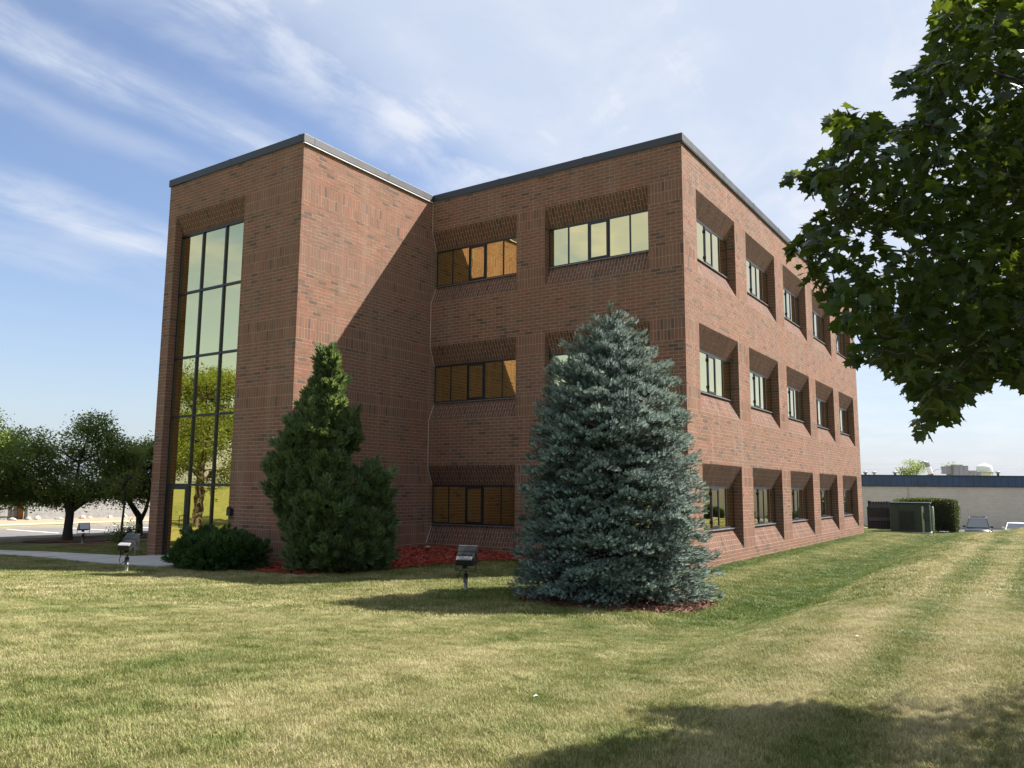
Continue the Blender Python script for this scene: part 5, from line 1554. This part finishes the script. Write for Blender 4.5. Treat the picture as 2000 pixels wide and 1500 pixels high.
# water tower on the horizon
wt_ = wpos(1919, 540, GZ)
r = thing("water_tower", "white water tower on slim legs far beyond the warehouse", "water tower", wt_)
hgt0 = 12.0 + 2.2
b = MB(); b.lathe([(0, 0), (2.0, 0.3), (3.8, 1.4), (4.75, 3.0), (4.85, 4.6), (4.75, 6.6), (4.2, 7.5), (2.4, 8.4), (0.5, 8.8), (0.35, 9.3), (0, 9.3)], (0, 0, hgt0), 28); b.build("tank", M_WHITE, r, True)
b = MB(); b.lathe([(4.8, 0), (5.9, 0), (5.9, 0.25), (4.8, 0.25)], (0, 0, hgt0 + 2.9), 28); b.build("catwalk", M_RTU, r)
for k in range(6):
    a_ = k * math.pi / 3 + 0.3
    b = MB(); b.tube([(6.4 * math.cos(a_), 6.4 * math.sin(a_), -0.5), (4.9 * math.cos(a_), 4.9 * math.sin(a_), hgt0 + 3.0)], 0.35, 8); b.build("leg", M_WHITE, r)
b = MB(); b.tube([(0, 0, -0.5), (0, 0, hgt0 + 0.2)], 0.7, 10); b.build("riser_pipe", M_WHITE, r)
# overhead cables
for i, (dz_, lab) in enumerate(((0.0, "highest thin overhead cable above the warehouse"), (-1.15, "middle thin overhead cable above the warehouse"), (-2.5, "lowest thin overhead cable above the warehouse"))):
    p0 = Vector(wpos(1450, 152, 6.9 + dz_)); p1 = Vector(wpos(2300, 150, 9.9 + dz_ * .6))
    pts = [tuple(p0.lerp(p1, s / 12) - Vector((0, 0, 1.1 * math.sin(math.pi * s / 12)))) for s in range(13)]
    b = MB(); b.tube(pts, 0.022, 5)
    tag(b.build("overhead_cable", M_RTU), lab, "cable", "overhead cables")

# ------------------------------------------------------------------ cars nose-on behind the slope
M_TYRE = simple("tyre_rubber", (0.02, 0.02, 0.02), 0.9)
M_CARGLASS = simple("car_glass", (0.05, 0.06, 0.07), 0.06, 0.0, 0.05, 2, 0, 1.0)
M_CARDARK = simple("dark_blue_car_paint", (0.020, 0.024, 0.034), 0.22, 0.1, 0.1, 1, 0, 0.8)
M_CARWHITE = simple("white_car_paint", (0.72, 0.73, 0.74), 0.25, 0, 0.04, 1, 0, 0.7)
M_CHROME = simple("chrome", (0.7, 0.7, 0.72), 0.15, 0.9, 0.05)


def car(name, label, loc, rz, paint, L, Wd, Hh, hood, belt, suv):
    r = thing(name, label, "car", loc, rz, "cars parked behind the slope")
    w2 = Wd / 2
    secs = [(-L / 2, w2 * .80, .34, hood * .80), (-L / 2 + .25, w2 * .93, .24, hood * .92), (-L / 2 + .8, w2, .22, hood), (-L / 2 + 1.25, w2, .22, belt - .04), (L / 2 - .9, w2, .24, belt + .02), (L / 2 - .15, w2 * .93, .30, belt), (L / 2, w2 * .84, .42, belt - .15)]
    b = MB()
    for (y_, ww, z0, z1) in secs:
        b.v += [(-ww * .94, y_, z0), (-ww, y_, z0 + .22), (-ww * .97, y_, z1 - .10), (-ww * .86, y_, z1), (0, y_, z1 + .03), (ww * .86, y_, z1), (ww * .97, y_, z1 - .10), (ww, y_, z0 + .22), (ww * .94, y_, z0)]
    for i in range(len(secs) - 1):
        for k in range(8): b.f.append((i * 9 + k, i * 9 + k + 1, (i + 1) * 9 + k + 1, (i + 1) * 9 + k))
    b.f.append(tuple(range(8, -1, -1))); e = (len(secs) - 1) * 9; b.f.append(tuple(e + k for k in range(9)))
    b.build("body", paint, r, True)
    ys = [-L / 2 + 1.05, -L / 2 + 1.85, L / 2 - (0.55 if suv else 1.35), L / 2 - (0.12 if suv else 0.55)]
    cab = MB()
    wb, wt2 = w2 * .88, w2 * .68
    cab.v += [(-wb, ys[0], belt - .02), (wb, ys[0], belt - .02), (wb, ys[3], belt), (-wb, ys[3], belt), (-wt2, ys[1], Hh - .03), (wt2, ys[1], Hh - .03), (wt2, ys[2], Hh - .03), (-wt2, ys[2], Hh - .03), (0, ys[1] + .1, Hh), (0, ys[2], Hh)]
    cab.f += [(0, 1, 5, 4), (1, 2, 6, 5), (2, 3, 7, 6), (3, 0, 4, 7), (4, 5, 8), (5, 6, 9, 8), (6, 7, 9), (7, 4, 8, 9)]
    cab.build("cabin", paint, r)
    def inset(i0, i1, i2, i3, m0, out):
        q = [Vector(cab.v[k]) for k in (i0, i1, i2, i3)]
        cen_ = sum(q, Vector()) / 4
        n_ = (q[1] - q[0]).cross(q[3] - q[0]).normalized()
        if n_.dot(cen_ - Vector((0, (ys[0] + ys[3]) / 2, belt))) < 0: n_ = -n_
        p = [cen_ + (v_ - cen_) * m0 + n_ * out for v_ in q]
        bb_ = MB(); bb_.poly([tuple(v_) for v_ in p]); return bb_
    inset(0, 1, 5, 4, .90, .012).build("windscreen", M_CARGLASS, r)
    inset(1, 2, 6, 5, .86, .012).build("side_window", M_CARGLASS, r)
    inset(3, 0, 4, 7, .86, .012).build("side_window", M_CARGLASS, r)
    inset(2, 3, 7, 6, .84, .012).build("rear_window", M_CARGLASS, r)
    for s in (-1, 1):
        b = MB(); b.box(s * (w2 + .02) - .10, -L / 2 + 1.42, belt - .02, s * (w2 + .02) + .10, -L / 2 + 1.54, belt + .13); b.build("wing_mirror", M_BLACK if suv else paint, r, bevel=0.03)
        b = MB(); b.box(s * w2 * .62 - .16, -L / 2 - .012 + .07, hood * .62, s * w2 * .62 + .16, -L / 2 + .16, hood * .76); b.build("headlight", M_LENS, r, bevel=0.02)
        for y_ in (-L / 2 + .85, L / 2 - .85):
            b = MB(); b.tube([(s * (w2 - .20), y_, .34), (s * (w2 + .012), y_, .34)], .34, 20); wo2 = b.build("wheel", M_TYRE, r)
            b = MB(); b.tube([(s * (w2 + .013), y_, .34), (s * (w2 + .02), y_, .34)], .21, 16); b.build("rim", M_CHROME, wo2)
        if suv:
            b = MB(); b.tube([(s * wt2 * .9, ys[1] + .1, Hh + .0), (s * wt2 * .9, ys[1] + .2, Hh + .07), (s * wt2 * .9, ys[2] - .1, Hh + .07), (s * wt2 * .9, ys[2], Hh)], .022, 6); b.build("roof_rail", M_CHROME, r)
    b = MB(); b.box(-w2 * .42, -L / 2 - .006, hood * .52, w2 * .42, -L / 2 + .02, hood * .74); b.build("grille", M_BLACK, r)
    b = MB(); b.box(-.16, -L / 2 - .03, .44, .16, -L / 2 - .007, .56); b.build("number_plate", M_WHITE, r)
    if suv:
        for k in (0.3, 0.75):
            y_ = ys[1] + (ys[2] - ys[1]) * k
            b = MB(); b.box(-wt2 * .9, y_ - .025, Hh + .05, wt2 * .9, y_ + .025, Hh + .085); b.build("roof_bar", M_BLACK, r)
    return r


def cpos(px, depth): 
    q = CAM + fwd2 * depth + rgt * ((px - 1000) / FPX * depth)
    return (q.x, q.y, -2.13)
car("parked_suv", "dark blue estate car with roof bars before the warehouse", cpos(1900, 64), 0.02, M_CARDARK, 4.7, 1.84, 1.80, 1.02, 1.10, True)
car("parked_sedan", "white saloon car before the warehouse", cpos(1973, 64), 0.05, M_CARWHITE, 4.6, 1.78, 1.47, 0.95, 1.00, False)

# shrubs along the warehouse (mirrored in the low side windows)
for i, px in enumerate((2150, 2230, 2330, 2450, 2600, 2750)):
    q = cpos(px, 78)
    r = thing("foundation_shrub", "round dark shrub planted along the beige warehouse wall", "shrub", q, 0, "shrubs along the warehouse wall")
    lobes_plant(r, [(0, 0, .8, 1.1, 1.0, .9), (.7, .1, .6, .8, .8, .7), (-.6, 0, .7, .8, .8, .8)], 55, 0.34, M_YEW, 0.6)
    b = MB(); b.tube([(0, 0, -.1), (0, 0, .7)], .05, 6); b.build("stem", M_BARK2, r)

# ------------------------------------------------------------------ retaining wall, plank fence, guard rail and boulders beyond the parking lot
M_TANB = simple("tan_concrete_block", (0.33, 0.28, 0.21), 0.9, 0, 0.18, 3, 0.01)
M_PLANK = simple("weathered_plank", (0.23, 0.23, 0.225), 0.85, 0, 0.2, 4)
M_RAIL = simple("pale_timber_rail", (0.50, 0.46, 0.37), 0.8, 0, 0.1)
rw = thing("retaining_wall", "tan block retaining wall beyond the parking lot", "retaining wall", (-48.0, 6.2, -0.52))
b = MB(); b.box(0.06, 0, -0.2, 0.5, 26, 1.46); b.build("backing", M_PLANK, rw)
bl = MB(); bl.box(0, 0.008, 0.004, 0.059, 0.592, 0.246); blk = mesh_from("block", bl.v, bl.f, M_TANB)
for j in range(6):
    for k in range(43):
        link("block", blk, rw, (random.uniform(-.012, .012), k * 0.6 + (0.3 if j % 2 else 0), j * 0.25))
b = MB(); b.box(-0.04, 0, 1.502, 0.55, 26.2, 1.60); b.build("cap_stone", M_TANB, rw)
pf = thing("plank_fence", "weathered grey plank fence with a pale top board beyond the parking lot", "fence", (-48.2, -22, -0.52))
pk = MB(); pk.box(0, 0.004, 0.02, 0.03, 0.236, 1.0); pkm = mesh_from("plank", pk.v, pk.f, M_PLANK)
for k in range(117): link("plank", pkm, pf, (random.uniform(-.008, .008), k * 0.24, random.uniform(-.015, .01)))
for z_ in (0.25, 0.78):
    b = MB(); b.box(0.031, 0, z_, 0.08, 28.1, z_ + 0.1); b.build("rail", M_PLANK, pf)
b = MB(); b.box(-0.03, 12.5, 0.86, -0.003, 25.5, 1.0); b.build("top_board", M_RAIL, pf)
for k in range(12):
    b = MB(); b.box(0.081, k * 2.5, -0.3, 0.18, k * 2.5 + 0.1, 1.1); b.build("post", M_PLANK, pf)
gp = thing("gate_post", "rust brown timber post between the plank fence and the block wall", "post", (-48.05, 6.0, -0.52))
b = MB(); b.box(-.12, -.14, -.2, .12, .14, 1.35); b.box(-.15, -.17, 1.352, .15, .17, 1.42); b.build("post", simple("rust_timber", (0.22, 0.10, 0.035), 0.85), gp, bevel=0.01)
gr_ = thing("guard_rail", "low pale timber guard rail in front of the plank fence", "guard rail", (-46.2, -14, -0.52))
for k in range(8):
    b = MB(); b.box(-.07, k * 2.3 - .07, -.2, .07, k * 2.3 + .07, 0.62); b.build("post", M_RAIL, gr_)
for k in range(7):
    b = MB(); b.box(.071, k * 2.3 - .05, 0.36 + random.uniform(-.02, .02), .13, k * 2.3 + 2.24, 0.50); b.build("rail", M_RAIL, gr_)
M_ROCK = simple("pale_boulder", (0.36, 0.33, 0.28), 0.9, 0, 0.2, 5, 0.03)
for k in range(26):
    y_ = -14 + k * 1.05 + random.uniform(-.4, .4)
    v, f = [], []
    b = MB()
    b.lathe([(0.0, -.1), (.9, -.05), (1.0, .25), (.75, .55), (.35, .75), (0.0, .8)], n=8)
    sx_, sy_, sz_ = random.uniform(.10, .30), random.uniform(.12, .38), random.uniform(.14, .36)
    b.v = [(x * sx_ * random.uniform(.85, 1.12), y * sy_ * random.uniform(.85, 1.12), z * sz_) for x, y, z in b.v]
    tag(b.build("boulder", M_ROCK, None, False, (-46.9 + random.uniform(-.35, .5), y_, -0.49), random.uniform(0, 6)), ("pale boulder lying at the foot of the plank fence" if y_ < 6 else "pale boulder lying at the foot of the block retaining wall"), "boulder", "boulders along the retaining wall")

# house across the street (mirrored in the entrance glass)
hs = thing("street_house", "orange brick house across the street mirrored in the entrance door", "house", (-58, -72, -0.5), 0.0)
M_OBR = simple("orange_brick", (0.42, 0.17, 0.07), 0.9, 0, 0.2, 2)
b = MB(); b.box(0, -8, 0, 16, 0, 3.0); b.build("wall", M_OBR, hs)
b = MB(); b.v += [(-.4, -8.4, 3.0), (16.4, -8.4, 3.0), (16.4, .4, 3.0), (-.4, .4, 3.0), (1, -4, 5.2), (15, -4, 5.2)]; b.f += [(3, 2, 5, 4), (0, 4, 5, 1), (0, 3, 4), (1, 5, 2), (0, 1, 2, 3)]; b.build("roof", M_RTU, hs)
for x_ in (2, 6, 12):
    b = MB(); b.box(x_, 0.002, 1, x_ + 1.6, 0.06, 2.3); b.build("window", M_CARGLASS, hs)
b = MB(); b.box(9.2, 0.002, 0, 10.2, 0.06, 2.1); b.build("door", M_WHITE, hs)

# scraps of paper on the lawn
for i, (x, y, lab) in enumerate(((5.74, -9.72, "white paper scrap on the dry bank of the lawn"), (3.95, -13.75, "white paper scrap on the open lawn near the maple shadow"), (-8.05, -0.75, "pale stone on the red mulch in the inner corner"))):
    b = MB()
    b.v = [(-.022, -.01, .01), (.0, -.016, .02), (.026, -.005, .012), (.012, .014, .016), (-.014, .016, .012), (0, 0, .024)]
    if i == 2: b.v = [(x_ * 7, y_ * 7, z_ * 3) for x_, y_, z_ in b.v]
    b.f = [(0, 1, 5), (1, 2, 5), (2, 3, 5), (3, 4, 5), (4, 0, 5)]
    tag(b.build("paper_scrap" if i < 2 else "stone", M_WHITE if i < 2 else M_ROCK, None, False, (x, y, ground(x, y) + 0.03), i), lab, "litter" if i < 2 else "stone")

# ------------------------------------------------------------------ grass blades on the lawn
def grass_patch(seed, n, rad, h0, h1, wd):
    rg = np.random.default_rng(seed)
    a = rg.uniform(0, 2 * math.pi, n); rr = rad * np.sqrt(rg.random(n))
    C = np.stack([rr * np.cos(a), rr * np.sin(a), np.zeros(n)], 1)
    th = rg.uniform(0, 2 * math.pi, n)
    lean = rg.uniform(0.15, 0.95, n)
    cl_ = rg.uniform(-rad, rad, (14, 2)); ch_ = rg.uniform(0.55, 1.45, 14); ct_ = rg.uniform(0, 2 * math.pi, 14)
    ci = np.argmin(((C[:, None, :2] - cl_[None]) ** 2).sum(2), 1)              # tufts of different height that lean together
    th = np.where(rg.random(n) < 0.55, ct_[ci] + rg.normal(0, 0.5, n), th)
    H = rg.uniform(h0, h1, n) * ch_[ci]
    dr = np.stack([np.cos(th), np.sin(th), np.zeros(n)], 1)
    sd = np.stack([-np.sin(th), np.cos(th), np.zeros(n)], 1) * wd * rg.uniform(.7, 1.3, (n, 1))
    mid = C + dr * (H * lean * .35)[:, None] + np.array([0, 0, 1]) * (H * .6)[:, None]
    tip = C + dr * (H * lean)[:, None] + np.array([0, 0, 1]) * (H * (1 - .25 * lean))[:, None]
    V = np.stack([C - sd, C + sd, mid + sd * .8, mid - sd * .8, tip], 1).reshape(-1, 3)
    b_ = (np.arange(n) * 5)[:, None]
    F = np.concatenate([b_ + np.array([[0, 1, 2]]), b_ + np.array([[0, 2, 3]]), b_ + np.array([[3, 2, 4]])])
    return mesh_from("grass_patch", V, F, M_BLADE)


patches = [grass_patch(s, 3400, 0.42, 0.016, 0.055, 0.0017) for s in (1, 2, 3)]
fpatch = [grass_patch(s, 1500, 0.62, 0.022, 0.060, 0.0042) for s in (4, 5)]
pob = [bpy.data.objects.new("grass_patch", m_) for m_ in patches + fpatch]
near_p, far_p = [], []
rr_ = random.Random(9)
beds = [BED_CORNER, BED_SPRUCE, PATH] + BED_TREES


def free(x, y):
    if (xLL < x < 0.06 and 0 < y < L_R) or (xL < x < -W_M and -D_P < y < 1): return False
    return not any(inpoly(p_, x, y) for p_ in beds)


step = 0.36
for ix in range(int(32 / step)):
    for iy in range(int(52 / step)):
        x = -22 + ix * step + rr_.uniform(-.12, .12); y = -18.2 + iy * step + rr_.uniform(-.12, .12)
        dv_ = Vector((x, y, ground(x, y))) - CAM
        fw_ = dv_.dot(cf)
        if fw_ < 2.5: continue
        u_ = abs(dv_.dot(cr2)) / fw_; v_ = dv_.dot(cu2) / fw_
        if u_ > 0.72 or v_ < -0.56: continue
        if not free(x, y): continue
        if fw_ < 12.5: near_p.append((x, y))
        elif (ix + iy) % 2 == 0 and fw_ < 62: far_p.append((x, y))


def grass_object(name, pts, objs, label):
    me = bpy.data.meshes.new(name)
    me.from_pydata([(x, y, ground(x, y) - 0.002) for x, y in pts], [], [])
    rot = np.zeros((len(pts), 3), np.float32)
    for i, (x, y) in enumerate(pts):
        e = 0.2
        rot[i] = ((ground(x, y + e) - ground(x, y - e)) / (2 * e), -(ground(x + e, y) - ground(x - e, y)) / (2 * e), 0)
    at = me.attributes.new("tilt", 'FLOAT_VECTOR', 'POINT'); at.data.foreach_set("vector", rot.ravel())
    spn = np.zeros((len(pts), 3), np.float32); spn[:, 2] = RNG.uniform(0, 6.28, len(pts))
    at = me.attributes.new("spin", 'FLOAT_VECTOR', 'POINT'); at.data.foreach_set("vector", spn.ravel())
    at = me.attributes.new("pick", 'INT', 'POINT'); at.data.foreach_set("value", RNG.integers(0, len(objs), len(pts)).astype(np.int32))
    o = link(name, me)
    tag(o, label, "grass", kind="stuff")
    ng = bpy.data.node_groups.new(name + "_nodes", 'GeometryNodeTree')
    ng.interface.new_socket("Geometry", in_out='INPUT', socket_type='NodeSocketGeometry')
    ng.interface.new_socket("Geometry", in_out='OUTPUT', socket_type='NodeSocketGeometry')
    gi = ng.nodes.new('NodeGroupInput'); go = ng.nodes.new('NodeGroupOutput')
    jn = ng.nodes.new('GeometryNodeJoinGeometry')
    def attr(nm_, ty):
        a = ng.nodes.new('GeometryNodeInputNamedAttribute'); a.data_type = ty; a.inputs[0].default_value = nm_; return a.outputs[0]
    tilt, spin, pick = attr("tilt", 'FLOAT_VECTOR'), attr("spin", 'FLOAT_VECTOR'), attr("pick", 'INT')
    for k, ob_ in enumerate(objs):
        oi = ng.nodes.new('GeometryNodeObjectInfo'); oi.inputs[0].default_value = ob_; oi.inputs[1].default_value = True
        ip = ng.nodes.new('GeometryNodeInstanceOnPoints')
        cp = ng.nodes.new('FunctionNodeCompare'); cp.data_type = 'INT'; cp.operation = 'EQUAL'
        ng.links.new(pick, cp.inputs[2]); cp.inputs[3].default_value = k
        ri = ng.nodes.new('GeometryNodeRotateInstances'); 
        ng.links.new(gi.outputs[0], ip.inputs['Points'])
        ng.links.new(cp.outputs[0], ip.inputs['Selection'])
        ng.links.new(oi.outputs['Geometry'], ip.inputs['Instance'])
        ng.links.new(tilt, ip.inputs['Rotation'])
        ng.links.new(ip.outputs[0], ri.inputs[0])
        ng.links.new(spin, ri.inputs['Rotation'])
        ng.links.new(ri.outputs[0], jn.inputs[0])
    ng.links.new(jn.outputs[0], go.inputs[0])
    md = o.modifiers.new("grass", 'NODES'); md.node_group = ng
    return o


grass_object("grass", near_p, pob[:3], "short mown grass blades of the front lawn")
grass_object("grass", far_p, pob[3:], "mown grass blades further back on the lawn")
print("grass patches", len(near_p), len(far_p))
